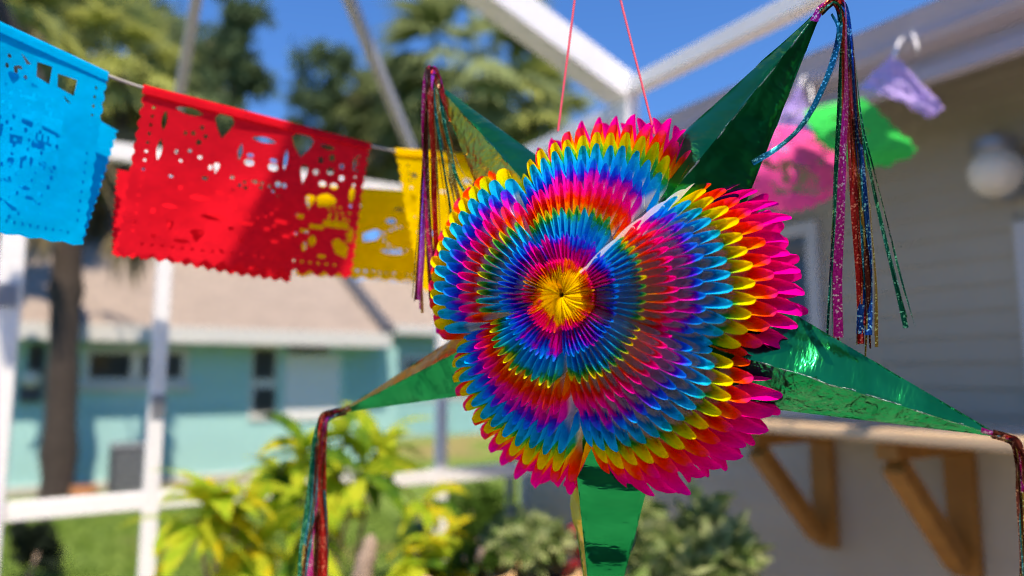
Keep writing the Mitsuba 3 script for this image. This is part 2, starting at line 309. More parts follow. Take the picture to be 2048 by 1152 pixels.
rail(zr, .085, xa + .05, xb - .037); rail(zr, .085, xb + .037, xc - .035); rail(zr, .085, xc + .035, XW - .1)
rail(ztop + .045, .09, -4.0, XW - .02, .06)
rail(zr, .085, -1.863, xa - .05); rail(zr, .085, -3.563, -1.937)
for x in (-1.9, -3.6): add(cg + '__post', MB().put(*bx([x - .037, YS - .025, .03], [x + .037, YS + .025, ztop])).mesh(), 'm_white_metal')
for px, py in ((10, 590), (317, 812)):                                    # dark corner brackets
    c = on_y(px, py, YS - .056 if px < 100 else YS - .03)
    w = .047 if px < 100 else .033
    add(cg + '__bracket', MB().put(*bx([c[0] - w, c[1] - .008, c[2] - .055], [c[0] + w, c[1], c[2] + .055], .003)).mesh(), 'm_lamp_metal')
B = lambda p, q, w, h, m='m_white_metal': add(cg + '__roof_beam', MB().put(*beam(p, q, w, h)).mesh(), m)
A1 = np.array([xb - .01, YS, ztop + .07]); B(A1, A1 + 3.2 * np.array([0, -.80, .60]), .045, .06, 'm_grey_metal')
A2 = np.array([on_y(858, 408, YS)[0], YS, ztop + .07]); B(A2, A2 + 2.6 * (P(700, 0, 3.34) - A2) / np.linalg.norm(P(700, 0, 3.34) - A2), .045, .075, 'm_grey_metal')
hub = on_x(1250, 186, XE - .06)
add(cg + '__post', MB().put(*bx([hub[0] - .05, hub[1] - .068, ZE + .1], [hub[0] + .05, hub[1] + .068, hub[2] + .03])).mesh(), 'm_white_metal')
q = P(1000, 0, 3.62); dv = unit(q - hub); B(hub + .04 * dv, hub + 3.4 * dv, .15, .17)
B(hub + [0, -.075, .01], hub + [0, -5.0, .01], .09, .085)
B(hub + [0, .075, -.10], [hub[0], 5.6, hub[2] - .10], .09, .085)

# ------------------------------------------------------------------ teal house across the lawn
YT = 11.2
tn = thing('teal_house', 'low teal house with a tan shingle roof across the lawn', 'house')
def ty(px, py, y=YT): return on_y(px, py, y)
xl, xr = ty(-1150, 700)[0], ty(795, 700)[0]
add(tn + '__wall', MB().put(*bx([xl, YT, 0], [xr, YT + 7, on_y(300, 652, YT - .48)[2] - .21])).mesh(), 'm_teal')
ez = on_y(300, 652, YT - .48)[2]
xe0, xe1 = xl - .6, on_y(776, 664, YT - .48)[0]
rid = on_y(640, 492, YT + 3.4)
roof = np.array([[xe0, YT - .48, ez], [xe1, YT - .48, ez], [rid[0], YT + 3.4, rid[2]], [xe0 + 2, YT + 3.4, rid[2]], [xe0, YT + 7.6, ez], [xe1, YT + 7.6, ez]])
add(tn + '__roof', trimesh.convex.convex_hull(np.vstack([roof, roof - [0, 0, .06]])), 'm_roof')
add(tn + '__fascia', MB().put(*bx([xe0, YT - .53, ez - .22], [xe1 + .05, YT - .49, ez + .0])).mesh(), 'm_fascia_far')
add(tn + '__soffit', MB().put(*bx([xe0, YT - .49, ez - .20], [xe1, YT - .002, ez - .17], .002)).mesh(), 'm_fascia_far')
hp = MB().put(*beam([xe1 + .02, YT - .49, ez + .04], rid + [0, 0, .05], .22, .10)); add(tn + '__hip_cap', hp.mesh(), 'm_ac')
def pan(par, name, x0, y0, x1, y1, d, bsdf, proud=.02, **k):
    a, b = ty(x0, y1), ty(x1, y0)
    return add(par + '__' + name, MB().put(*bx([a[0], YT - proud, a[2]], [b[0], YT + d, b[2]])).mesh(), bsdf, **k)
w = pan(tn, 'window', 163, 697, 378, 768, .02, 'm_fascia_far', .045)
for a, b in ((178, 262), (282, 322), (326, 364)): pan(w, 'pane', a, 708, b, 756, .0, 'm_glass_dark', .052)
pan(tn, 'window_sill', 155, 768, 384, 782, .02, 'm_fascia_far', .10)
d = pan(tn, 'door', 497, 690, 556, 842, .02, 'm_fascia_far', .03)
pan(d, 'screen', 505, 700, 550, 758, .0, 'm_screen_dark', .037); pan(d, 'screen', 505, 776, 550, 826, .0, 'm_screen_dark', .037)
d = pan(tn, 'door', 566, 708, 680, 842, .02, 'm_white_metal', .03, label='plain white door under a dark transom')
pan(d, 'transom', 577, 680, 655, 706, .0, 'm_screen_dark', .034)
pan(tn, 'vent_panel', 692, 690, 760, 800, .02, 'm_teal_dark', .02)
pan(tn, 'trim_band', 130, 812, 494, 824, .02, 'm_teal_dark', .015)
add(tn + '__footing', MB().put(*bx([xl, YT - .06, 0], [xr, YT - .001, .12])).mesh(), 'm_concrete')
pan(tn, 'window', 52, 690, 92, 770, .02, 'm_glass_dark', .03)
e = thing('electric_meter', 'small grey electric meter on the teal wall left of the palm trunk', 'meter')
c = ty(62, 778); add(e + '__box', MB().put(*bx(c + [-.12, -.12, -.16], c + [.12, -.001, .12], .01)).mesh(), 'm_ac'); add(e + '__dial', MB().put(*ball(c + [0, -.12, .13], .11)).mesh(), 'm_fascia_far', smooth=True)
c = on_y(266, 965, YT - .9); ac = thing('air_conditioner', 'dark grey outdoor air conditioner unit in front of the teal wall', 'air conditioner')
hx = 34 / FPX * 10.6
add(ac + '__case', MB().put(*bx([c[0] - hx, c[1], 0.02], [c[0] + hx, c[1] + .55, .62], .02)).mesh(), 'm_ac')
add(ac + '__lid', MB().put(*bx([c[0] - hx - .01, c[1] - .01, .622], [c[0] + hx + .01, c[1] + .56, .66], .012)).mesh(), 'm_lamp_metal')
for k in range(7): add(ac + '__louver', MB().put(*bx([c[0] - hx + .03, c[1] - .012, .1 + k * .07], [c[0] + hx - .03, c[1] - .001, .135 + k * .07])).mesh(), 'm_lamp_metal')
c = on_y(170, 958, YT - 1.3); ct = [c[0], c[1], 0]; pt = thing('clay_pot', 'round orange clay pot on the ground by the palm trunk', 'pot')
add(pt + '__bowl', MB().put(*lathe([(0, .02), (.08, .02), (.13, .1), (.15, .17), (.13, .21), (.11, .225), (.10, .20), (0, .20)], ct)).mesh(), 'm_clay', smooth=40)
add(pt + '__rim', MB().put(*lathe([(.11, .222), (.135, .218), (.14, .235), (.13, .245), (.108, .24)], ct)).mesh(), 'm_clay', smooth=40)
# house farther right
t2 = thing('neighbouring_house', 'farther house with a tan roof and grey blue wall beyond the teal house', 'house')
Y2 = 16.5
a, b = on_y(730, 660, Y2), on_y(1010, 600, Y2)
add(t2 + '__wall', MB().put(*bx([a[0], Y2, 0], [b[0] + 8, Y2 + 7, a[2]])).mesh(), 'm_teal_dark')
rz0, rz1 = on_y(800, 655, Y2)[2], on_y(800, 560, Y2 + 3)[2]
add(t2 + '__roof', trimesh.convex.convex_hull(np.array([[a[0] - .6, Y2 - .7, rz0], [b[0] + 8.5, Y2 - .7, rz0], [a[0] + 1, Y2 + 3, rz1], [b[0] + 7, Y2 + 3, rz1], [a[0] - .6, Y2 + 8, rz0], [b[0] + 8.5, Y2 + 8, rz0]])), 'm_roof')
add(t2 + '__fascia', MB().put(*bx([a[0] - .6, Y2 - .75, rz0 - .2], [b[0] + 8.5, Y2 - .71, rz0])).mesh(), 'm_fascia_far')
a, b = on_y(800, 800, Y2), on_y(980, 700, Y2)
wn = add(t2 + '__window', MB().put(*bx([a[0], Y2 - .03, .9], [b[0], Y2 + .02, 2.0])).mesh(), 'm_fascia_far')
add(wn + '__pane', MB().put(*bx([a[0] + .1, Y2 - .035, 1.0], [b[0] - .1, Y2, 1.9])).mesh(), 'm_glass_dark')

# ------------------------------------------------------------------ palms and trees
def fan_frond(base, d, droop, L, R, rg, seg=15):
    """A fan palm leaf: petiole from base along d, bending down, and a fan of pointed segments."""
    d = unit(d); pts = [np.array(base, float)]; dd = d.copy()
    for k in range(6):
        dd = unit(dd - np.array([0, 0, droop * .10])); pts.append(pts[-1] + dd * L / 6)
    side = np.cross(dd, (0, 0, 1)); side = unit(side) if np.linalg.norm(side) > .1 else np.array([1., 0, 0]); nrm = np.cross(side, dd)
    m = MB().put(*tube(pts, np.linspace(.022, .014, 7), 4)); tip = pts[-1]
    for a in np.linspace(-1.25, 1.25, seg):
        o = unit(dd * math.cos(a) + side * math.sin(a) + nrm * .10 * rg.normal()); rr = R * (.78 + .22 * math.cos(a)) * rg.uniform(.85, 1.05)
        w = np.cross(nrm, o); wd = .045 * R * 1.3; ps = []
        x = tip.copy(); oo = o.copy()
        for k in range(4):
            ww = wd * (.35, 1, .8, .1)[k]; ps += [x - w * ww, x + w * ww + nrm * ww * .3]
            oo = unit(oo - np.array([0, 0, (.10 + .16 * k) * droop])); x = x + oo * rr / 3
        m.put(ps, grid_faces(4, 2))
    return m.mesh()
def palm(key, label, foot, top, r0, r1, n, R, seed, mats, hang=0, group=None, via=None):
    rg = np.random.default_rng(seed); t = thing(key, label, 'palm tree', 'fan palms')
    foot, top = np.array(foot, float), np.array(top, float)
    tt = np.linspace(0, 1, 40)[:, None]; pts = foot + (top - foot) * tt + np.array([.1, .05, 0]) * np.sin(tt * 3)
    if via is not None: pts = spline([foot] + list(via) + [top], 40)
    rad = (r0 + (r1 - r0) * tt[:, 0]) * (1 + .06 * rg.normal(size=40)); rad[:3] *= 1.15
    add(t + '__trunk', MB().put(*tube(pts, rad, 14)).mesh(), 'm_bark_palm', smooth=60)
    for k in range(n):
        az = k * 2.39996 + rg.normal() * .2; el = math.radians(np.interp(k / n, [0, .5, 1], [80, 25, -25]) + rg.normal() * 8)
        dd = np.array([math.cos(az) * math.cos(el), math.sin(az) * math.cos(el), math.sin(el)])
        add(t + '__frond', fan_frond(pts[-1] + dd * .1, dd, rg.uniform(.8, 1.5), R * rg.uniform(.55, .8), R * rg.uniform(.55, .7), rg), mats[int(rg.choice(len(mats), p=[.72, .14, .14]))])
    for k in range(hang):
        az = rg.uniform(0, 6.28); dd = np.array([math.cos(az) * .5, math.sin(az) * .5, -.75])
        add(t + '__frond', fan_frond(pts[-1] - [0, 0, .15], dd, 1.2, R * rg.uniform(.7, 1.0), R * .6, rg), 'm_palm_leaf_dry')
PM = ['m_palm_leaf', 'm_palm_leaf_gold', 'm_palm_leaf_dry']
c = on_y(118, 950, 10.2); v_ = [on_y(131, 620, 10.2), on_y(132, 440, 10.2), on_y(100, 250, 10.2), on_y(18, 80, 10.2)]; d = on_y(-110, -120, 10.2) + np.array([-.6, 0, 1.6])
palm('palm_tree', 'tall fan palm with a dark trunk standing in front of the teal house', [c[0], c[1], 0], d, .18, .14, 16, 1.6, 3, PM, 3, None, v_)
rg_ = np.random.default_rng(4)
for px, py, dx in ((178, 290, .55), (184, 300, .8), (172, 310, -.4), (186, 330, .95), (180, 330, .4)):
    add('palm_tree__frond', fan_frond(on_y(px, py, 10.1), [dx, -.3, -.55], 1.3, 1.0, .75, rg_), 'm_palm_leaf_dry')
c = on_y(130, 215, 14.6); palm('palm_tree', 'full fan palm crown standing behind the ridge of the teal house, left', [c[0], 14.6, 0], c, .2, .15, 40, 2.3, 17, ['m_palm_leaf', 'm_palm_leaf', 'm_palm_leaf_dry'], 8)
c = on_y(-60, 120, 14.0); palm('palm_tree', 'fan palm crown at the top left corner behind the blue paper banner', [c[0], 14, 0], c, .2, .15, 32, 2.3, 5, PM, 6)
c = on_y(940, 175, 19.0); palm('palm_tree', 'broad fan palm crown behind the top of the pinata', [c[0] + .2, 19, 0], c, .22, .17, 56, 3.0, 8, ['m_palm_leaf', 'm_palm_leaf', 'm_palm_leaf_gold'], 12)
c = on_y(820, 260, 22.0); palm('palm_tree', 'lower fan palm crown between the broad palm and the dark tree', [c[0], 22, 0], c, .22, .17, 50, 2.4, 9, PM, 8)
c = on_y(1060, 240, 17.5); palm('palm_tree', 'golden fan palm crown right of the broad palm by the white beam', [c[0], 17.5, 0], c, .2, .16, 44, 1.8, 12, ['m_palm_leaf_gold', 'm_palm_leaf', 'm_palm_leaf_gold'], 4)
c = on_y(240, 150, 13.2); palm('palm_tree', 'small golden fan palm crown above the gap between blue and red banners', [c[0], 13.2, 0], c, .16, .12, 30, 1.15, 14, ['m_palm_leaf_gold', 'm_palm_leaf_gold', 'm_palm_leaf'], 6)
def tree(key, label, foot, blobs, n, leaf, seed, bsdf='m_tree_leaf', trunk_r=.2, bark='m_bark'):
    """blobs: (centre, radii) of the clumps that make the crown."""
    rg = np.random.default_rng(seed); t = thing(key, label, 'tree' if 'tree' in key else 'shrub', 'dark trees' if 'tree' in key else None)
    foot = np.array(foot, float); cen = np.mean([b[0] for b in blobs], 0); m = MB()
    m.put(*tube(spline([foot, foot * .5 + cen * .5 + rg.normal(0, .1, 3), cen], 14), np.linspace(trunk_r, trunk_r * .35, 14), 8))
    for b in blobs: m.put(*tube(spline([foot * .45 + cen * .55, (cen + b[0]) / 2 + rg.normal(0, .05, 3), b[0]], 8), np.linspace(trunk_r * .4, trunk_r * .08, 8), 5))
    add(t + '__trunk', m.mesh(), bark, smooth=60)
    V = []
    for c, r in blobs:
        sub = rg.normal(size=(max(6, n // 60), 3)); sub /= np.linalg.norm(sub, axis=1, keepdims=True); sub *= rg.uniform(.3, 1, (len(sub), 1)) ** .5
        k = rg.integers(0, len(sub), n); p = sub[k] + rg.normal(0, .16, (n, 3)); V.append(np.array(c) + p * np.array(r))
    p = np.vstack(V); N = len(p); a = rg.normal(size=(N, 3)); a /= np.linalg.norm(a, axis=1, keepdims=True); b = np.cross(a, rg.normal(size=(N, 3))); b /= np.linalg.norm(b, axis=1, keepdims=True)
    l = leaf * rg.uniform(.6, 1.3, (N, 1)); q = np.stack([p, p + a * l * .5 + b * l * .22, p + a * l, p + a * l * .5 - b * l * .22], 1).reshape(-1, 3)
    f = np.arange(4 * N).reshape(-1, 4); add(t + '__crown', MB().put(q, f).mesh(), bsdf)
    return t
def blobs_px(lst, Y): return [(on_y(x, y, Y), np.array([rx, rx * .8, rz]) / FPX * Y * 1.05) for x, y, rx, rz in lst]
c = on_y(470, 700, 20)
tree('dark_tree', 'tall dark evergreen tree behind the first thin roof beam', [c[0], 20, 0], blobs_px([(470, 40, 48, 75), (455, 130, 65, 70), (490, 190, 52, 60), (440, 230, 80, 70), (410, 90, 60, 90), (400, 190, 60, 80)], 20), 700, .32, 21)
c = on_y(660, 700, 24)
tree('dark_tree', 'rounded dark evergreen tree against the sky above the red banner', [c[0], 24, 0], blobs_px([(655, 140, 60, 55), (640, 200, 78, 50), (690, 190, 70, 60), (665, 255, 90, 50), (630, 290, 70, 45), (760, 300, 80, 60)], 24), 800, .34, 22)
c = on_y(330, 300, 24)
tree('dark_tree', 'dense tree mass behind the palm crowns at the top left', [c[0], 24, 0], blobs_px([(60, 90, 110, 110), (220, 40, 120, 100), (330, 120, 100, 130), (180, 230, 140, 80), (330, 260, 110, 70), (30, 260, 110, 90), (-60, 100, 110, 120)], 24), 900, .40, 23)
tree('dark_tree', 'wide tree mass beyond the left edge of the frame', [-9, 20, 0], [(np.array([x, y, z]), np.array([2.6, 2.4, 2.3])) for x, y, z in ((-10, 20, 4), (-6.5, 21, 5), (-13.5, 20, 4.6), (-8, 19, 2.5), (-12, 21, 7), (-17, 20, 4), (-5, 22, 3))], 700, .40, 25)
tree('dark_tree', 'low tree line filling the gap under the palm crowns', [c[0] + 9, 27, 0], blobs_px([(560, 360, 110, 35), (760, 375, 110, 40), (900, 370, 120, 45), (1040, 360, 110, 45), (430, 380, 110, 40)], 27), 600, .42, 24)

# ------------------------------------------------------------------ garden plants by the cage
def croton_leaf(base, d, L, W, droop, rg):
    d = unit(d); x = np.array(base, float); s = np.cross(d, (0, 0, 1)); s = unit(s + .25 * rg.normal(size=3)); rows = []
    for k in range(6):
        t = k / 5; wd = W * .5 * math.sin(math.pi * min(1, .06 + t * .94)) ** .8 * (1 - .25 * t); nrm = np.cross(s, d)
        rows += [x - s * wd + nrm * wd * .25, x.copy(), x + s * wd + nrm * wd * .25]
        d = unit(d - np.array([0, 0, droop / 5])); x = x + d * L / 5
    return rows, grid_faces(6, 3)
def croton(key, label, foot, heads, seed, L, mats, cat='plant', group=None, stem='m_bark', nper=14):
    """heads: whorl centres; every head is a stem end with a rosette of drooping leaves."""
    rg = np.random.default_rng(seed); t = thing(key, label, cat, 'croton bushes' if 'croton' in key else None); foot = np.array(foot, float)
    for h in heads:
        h = np.array(h, float)
        add(t + '__stem', MB().put(*tube(spline([foot + rg.normal(0, .04, 3) * [1, 1, 0], foot * .5 + h * .5 + rg.normal(0, .05, 3), h], 10), np.linspace(.016, .008, 10), 6)).mesh(), stem, smooth=60)
        for k in range(nper):
            az = k * 2.4 + rg.normal() * .3; el = math.radians(rg.uniform(-15, 65)); dd = np.array([math.cos(az) * math.cos(el), math.sin(az) * math.cos(el), math.sin(el)])
            m = MB().put(*croton_leaf(h - np.array([0, 0, .08 * k / nper]), dd, L * rg.uniform(.7, 1.15), L * .33, rg.uniform(.9, 1.9), rg))
            add(t + '__leaf', m.mesh(), mats[int(rg.integers(len(mats)))], smooth=True)
CM = ['m_croton_lime', 'm_croton_lime', 'm_croton_lime', 'm_croton_yellow', 'm_croton_green']
D = 3.2
f0 = P(690, 1400, D); f0[2] = 0
croton('croton_bush', 'large yellow green croton bush left of the hanging pinata', f0, [P(x, y, D + dz) for x, y, dz in ((690, 860, .2), (760, 880, .3), (610, 890, .15), (560, 930, .3), (720, 940, 0), (650, 960, .1), (600, 1060, -.1))], 31, .30, CM + ['m_croton_green', 'm_croton_lime'])
f1 = P(420, 1450, 2.9); f1[2] = 0
croton('croton_bush', 'arching lime green croton in front of the white post and rail', f1, [P(x, y, 2.9 + dz) for x, y, dz in ((430, 990, 0), (470, 1010, .1), (395, 1040, -.05), (500, 1090, .05))], 33, .30, ['m_croton_lime', 'm_croton_lime', 'm_croton_yellow'])
f2 = P(900, 1450, 3.0); f2[2] = 0
croton('croton_bush', 'yellow green croton below the left cone of the pinata', f2, [P(x, y, 3.0 + dz) for x, y, dz in ((850, 1000, .2), (880, 1070, 0), (830, 1100, -.1), (930, 1110, .1), (900, 1140, -.1))], 35, .22, CM)
def branchlet(key, label, pts, r):
    t = thing(key, label, 'branch'); add(t + '__wood', MB().put(*tube(spline(pts, 14), np.linspace(r, r * .6, 14), 7)).mesh(), 'm_bark', smooth=60)
tr_ = thing('driftwood', 'pale weathered driftwood stump standing among the croton stems', 'stump')
add(tr_ + '__wood', MB().put(*tube(spline([P(715, 1230, 2.8), P(725, 1150, 2.8), P(738, 1100, 2.82), P(742, 1070, 2.85)], 12), np.array([.05, .045, .04, .042, .04, .036, .04, .032, .028, .03, .02, .01]), 9)).mesh(), 'm_bark', smooth=60)
c = P(930, 1010, 5.2)
tree('green_shrub', 'rounded green shrub beyond the cage left of the house corner', [c[0], c[1], 0], [(c + [0, 0, .0], np.array([.26, .22, .18])), (c + [.16, 0, -.22], np.array([.26, .22, .22])), (c + [-.14, .1, -.25], np.array([.25, .2, .22]))], 900, .07, 41, 'm_shrub_leaf', .03)
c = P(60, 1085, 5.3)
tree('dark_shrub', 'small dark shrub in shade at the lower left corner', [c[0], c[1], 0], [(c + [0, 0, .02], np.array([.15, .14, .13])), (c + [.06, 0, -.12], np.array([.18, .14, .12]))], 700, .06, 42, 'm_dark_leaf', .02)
# potted plants under the pinata
def potted(stand_label, label_pot, label_plant, key, px, rim_py, dep, rad, blobs, bsdf, leaf, seed, pot='m_tan_clay', n=500):
    c = P(px, rim_py, dep); zr = c[2]; h = min(zr, .45); ct = [c[0], c[1], zr - h]
    t = thing('plant_pot', label_pot, 'pot', 'clay pots of plants')
    add(t + '__bowl', MB().put(*lathe([(0, 0), (rad * .62, 0), (rad * .66, .02), (rad * .93, h - .07), (rad * .9, h - .06), (rad * .88, h - .05), (0, h - .05)], ct, 32)).mesh(), pot, smooth=40)
    add(t + '__rim', MB().put(*lathe([(rad * .93, h - .075), (rad * 1.02, h - .07), (rad * 1.05, h - .03), (rad * 1.02, h), (rad * .92, h), (rad * .9, h - .055)], ct, 32)).mesh(), pot, smooth=40)
    add(t + '__soil', MB().put(*lathe([(rad * .9, h - .045), (rad * .5, h - .035), (0, h - .03)], ct, 32)).mesh(), 'm_soil', smooth=40)
    if zr - h > .05:
        s = thing('plant_stand', stand_label, 'stand', 'plant stands')
        add(s + '__top', MB().put(*lathe([(0, zr - h - .03), (rad * .75, zr - h - .03), (rad * .75, zr - h - .002), (0, zr - h - .002)], [c[0], c[1], 0], 24)).mesh(), 'm_ac', smooth=30)
        for k in range(3):
            g = k * 2.094; o = np.array([math.cos(g), math.sin(g), 0]) * rad * .6
            add(s + '__leg', MB().put(*tube([np.array([c[0], c[1], .035]) + o * 1.15, np.array([c[0], c[1], zr - h - .03]) + o], .015, 6)).mesh(), 'm_ac', smooth=50)
    return tree(key, label_plant, [c[0], c[1], zr - .04], [(P(x, y, dep + dz), np.array([r, r * .8, r2])) for x, y, dz, r, r2 in blobs], n, leaf, seed, bsdf, .02)
potted('low dark stand under the pot of the pale shrub at lower right', 'wide tan clay pot with the pale cream shrub at lower right', 'pale cream and green variegated shrub right of the bottom cone', 'variegated_shrub', 1375, 1190, 2.75, .22,
       [(1300, 1095, 0, .13, .12), (1370, 1075, .1, .16, .13), (1420, 1120, 0, .16, .13), (1345, 1140, -.1, .17, .13), (1450, 1100, .2, .12, .11), (1280, 1060, .1, .08, .08)], 'm_pale_leaf', .12, 51, 'm_tan_clay', 220)
potted('low dark stand under the bowl left of the bottom cone', 'wide tan clay bowl under the small pale plant left of the bottom cone', 'small pale variegated plant left of the bottom cone', 'variegated_shrub', 1068, 1140, 3.0, .20,
       [(1045, 1085, 0, .10, .07), (1090, 1080, .05, .09, .07), (1065, 1100, -.05, .12, .06)], 'm_pale_leaf', .10, 52, 'm_tan_clay', 150)
potted('low dark stand under the bowl below the croton', 'wide tan clay bowl at the bottom edge below the croton', 'low dusty green plant in the bowl below the croton', 'low_shrub', 935, 1142, 2.9, .19, [(925, 1118, 0, .09, .04), (960, 1116, 0, .07, .035)], 'm_shrub_leaf', .05, 53, 'm_tan_clay', 260)
f3 = P(1160, 1250, 3.1); 
croton('red_cordyline', 'dark red leaved plant behind the bottom cone', [f3[0], f3[1], 0], [P(1150, 1060, 3.1), P(1165, 1110, 3.05)], 37, .16, ['m_croton_red'], nper=9)

# ------------------------------------------------------------------ star pinata
pin = thing('pinata', 'rainbow honeycomb paper star pinata with green foil cones and tinsel tassels hanging by red strings', 'pinata')
OP = P(1225, 612, .95)
ya, pb = math.radians(27), math.radians(5.3)
ez = unit(-fwd * math.cos(ya) * math.cos(pb) - rgt * math.sin(ya) + upv * math.sin(pb))
ex = unit(np.cross(upv, ez)); ey = np.cross(ez, ex)
def W(x, y, z): return OP + np.multiply.outer(x, ex) + np.multiply.outer(y, ey) + np.multiply.outer(z, ez)
RB, HB = .220, .175                                                        # body radius and half thickness
GROOVE = [51, 123, 196, 270, 341]                                          # the cones' directions round the axis, degrees
LOBES = [(51, 123, .213), (123, 196, .240), (196, 270, .222), (270, 341, .207), (341, 411, .199)]
PSI = np.radians([4.5, 10.5, 17.5, 26, 35, 43.5, 52, 61, 70.5, 83])
TWIST = [.22, -.18, -.24, .24, .2]
LEAN = [.10, -.06, -.16, .14, -.12]
NP = 13
QK = [0, .55, 1, 2, 3, 4, 5, 6, 7, 8]
DIP = [-.10, 0, -.08, -.08, .02]
def surf(a, psi, R, zs=1.0):
    """(r, z) and outward normal of a lobe's dome at lobe coordinate a in [-1, 1] and polar angle psi."""
    s, c = np.sin(psi), np.cos(psi)
    g = .022 * np.abs(a) ** 5 * np.minimum(1, 1.4 * s)
    nr, nz = s / R, c / HB; L = np.hypot(nr, nz); nr, nz = nr / L, nz / L
    bulge = 1 + .035 * np.cos(a * np.pi / 2) * s
    return (R * s * bulge - g * nr), (HB * c * bulge - g * nz), nr, nz
def lobe_xyz(lobe, a, psi, t, tilt, bend, zs=1.0):
    t0, t1, R = lobe
    th = np.radians((t0 + t1) / 2 + (t1 - t0) / 2 * a * 1.0 + (2.0 if t0 == 51 else 0))
    r, z, nr, nz = surf(a, psi, R)
    ang = np.radians(13) + psi * .60 + tilt                                 # direction of the glue lines, from the axis outward
    ang = ang + bend * np.maximum(t, 0) * 18
    r = r + t * np.sin(ang); z = z + t * np.cos(ang)
    return W(r * np.cos(th), r * np.sin(th), zs * z)
def petal(lobe, k, j, rg, zs=1.0):
    a0 = -1 + (2 * j + 1 + (k % 2)) / NP
    nu, nt = 13, 7
    sp = (PSI[k] - PSI[k - 1]) * lobe[2] * .8
    tong = (.008, .012, .012, .013, .015, .017, .019, .022, .026)[k - 1] * rg.uniform(.9, 1.15)
    ex = 5.0
    if k == 9: tong *= 1.45 * rg.uniform(.85, 1.15); ex = 3.4
    D = (.010, .014, .022, .029, .035, .038, .040, .040, .040)[k - 1]
    u = np.sin(np.linspace(-np.pi / 2, np.pi / 2, nu)); p = 5.0
    tilt, bend, da, tw = rg.normal(0, .07) + DIP[LOBES.index(lobe)] * (k < 8), rg.uniform(.6, 1.5), rg.normal(0, .006), rg.normal(0, .05)
    top = tong * (1 - np.abs(u) ** ex)
    tt = np.linspace(0, 1, nt)[:, None]
    t = top[None] * (1 - tt) - D * tt
    wid = 1.03 * (1 - (.30 if k == 9 else .10) * np.clip(t / max(tong, 1e-6), 0, 1) ** 3)
    a = np.clip(a0 + da + u[None] / NP * wid + LEAN[LOBES.index(lobe)] * (t + .01) / .06 + .0 * tt, -1.0, 1.0)
    psi = PSI[k] - (PSI[k] - PSI[k - 1]) * (.72 * np.abs(u[None]) ** p + .28 * u[None] ** 2 - min(1, .3 + .14 * k) * TWIST[LOBES.index(lobe)] * u[None]) + 0 * t
    v = lobe_xyz(lobe, a, psi, t, tilt + tw * u[None], bend, zs)
    q = QK[k] - (.2 if k < 3 else .45) * np.abs(u[None]) ** 3 + (.1, .2, .25, .4, .8, 1.0, 1.1, 1.1, .9)[k - 1] * TWIST[LOBES.index(lobe)] * u[None] + t / (sp + .012) * (.25 if k < 3 else .62) - (.06 if k < 3 else .12) + rg.normal(0, .06)
    uv = np.stack([np.clip(q, 0, 9) / 10, np.clip(-t / (.036 * (1.7, 1.7, 1.4, 1.1, 1, 1, 1.1, 1.5, 2.4)[k - 1]), 0, 1) ** 1.0], -1).reshape(-1, 2)
    return v.reshape(-1, 3), grid_faces(nt, nu), uv
inner, inner_uv, back, back_uv = MB(), [], MB(), []
for li, lobe in enumerate(LOBES):
    rg = np.random.default_rng(100 + li)
    aa, pp = np.linspace(-1, 1, 25), np.linspace(.04, 1.72, 22)
    A, Pp = np.meshgrid(aa, pp, indexing='ij')
    t_in = -(.010 + .024 * np.clip((Pp - .25) / .8, 0, 1))
    core = MB()
    for zs in (1, -1): core.put(lobe_xyz(lobe, A, Pp, t_in, 0, 0, zs).reshape(-1, 3), grid_faces(25, 22))
    lk = add(pin + '__paper_lobe', core.mesh(), 'm_white_paper', smooth=True)
    for k in range(1, 10):
        for j in range(NP - (k % 2)):
            v, f, uv = petal(lobe, k, j, rg)
            if k >= 6 or (k == 5 and li != 1): add(lk + '__petal', (v, f), 'm_rainbow_paper', smooth=True, uv=uv)
            else: inner.put(v, f); inner_uv.append(uv)
            v, f, uv = petal(lobe, k, j, rg, -1.0); back.put(v, f); back_uv.append(uv)
add(pin + '__inner_petals', inner.mesh(), 'm_rainbow_paper', smooth=True, uv=np.vstack(inner_uv), kind='stuff')
add(pin + '__back_petals', back.mesh(), 'm_rainbow_paper', smooth=True, uv=np.vstack(back_uv), kind='stuff')
# the yellow heart: leaves of paper that fan out from the axis
rg = np.random.default_rng(55)
for zs in (1, -1):
    cm, cuv = MB(), []
    for i in range(64):
        th = 2 * np.pi * i / 64 + rg.normal(0, .015); r = np.linspace(.003, .038, 9); lean = .95 + .25 * math.sin(th * 5 / 2 + .6) + rg.normal(0, .08)
        tt = np.linspace(0, 1, 4)[:, None]
        z = HB * np.cos(np.arcsin(r / .25)) - .006 * ((r - .019) / .019) ** 2 + .004 + rg.normal(0, .0006)
        dep = .020 * tt; thh = th + lean * dep / np.maximum(r[None], .012) + .35 * (r[None] / .04) * math.sin(th * 2.5)
        v = W(r[None] * np.cos(thh), r[None] * np.sin(thh), zs * (z[None] - dep)).reshape(-1, 3)
        cm.put(v, grid_faces(4, 9)); cuv.append(np.stack([np.broadcast_to(r[None] / .038 * .47, (4, 9)) / 10, 0 * thh + tt * .3], -1).reshape(-1, 2))
    add(pin + '__paper_heart', cm.mesh(), 'm_rainbow_paper', smooth=True, uv=np.vstack(cuv))
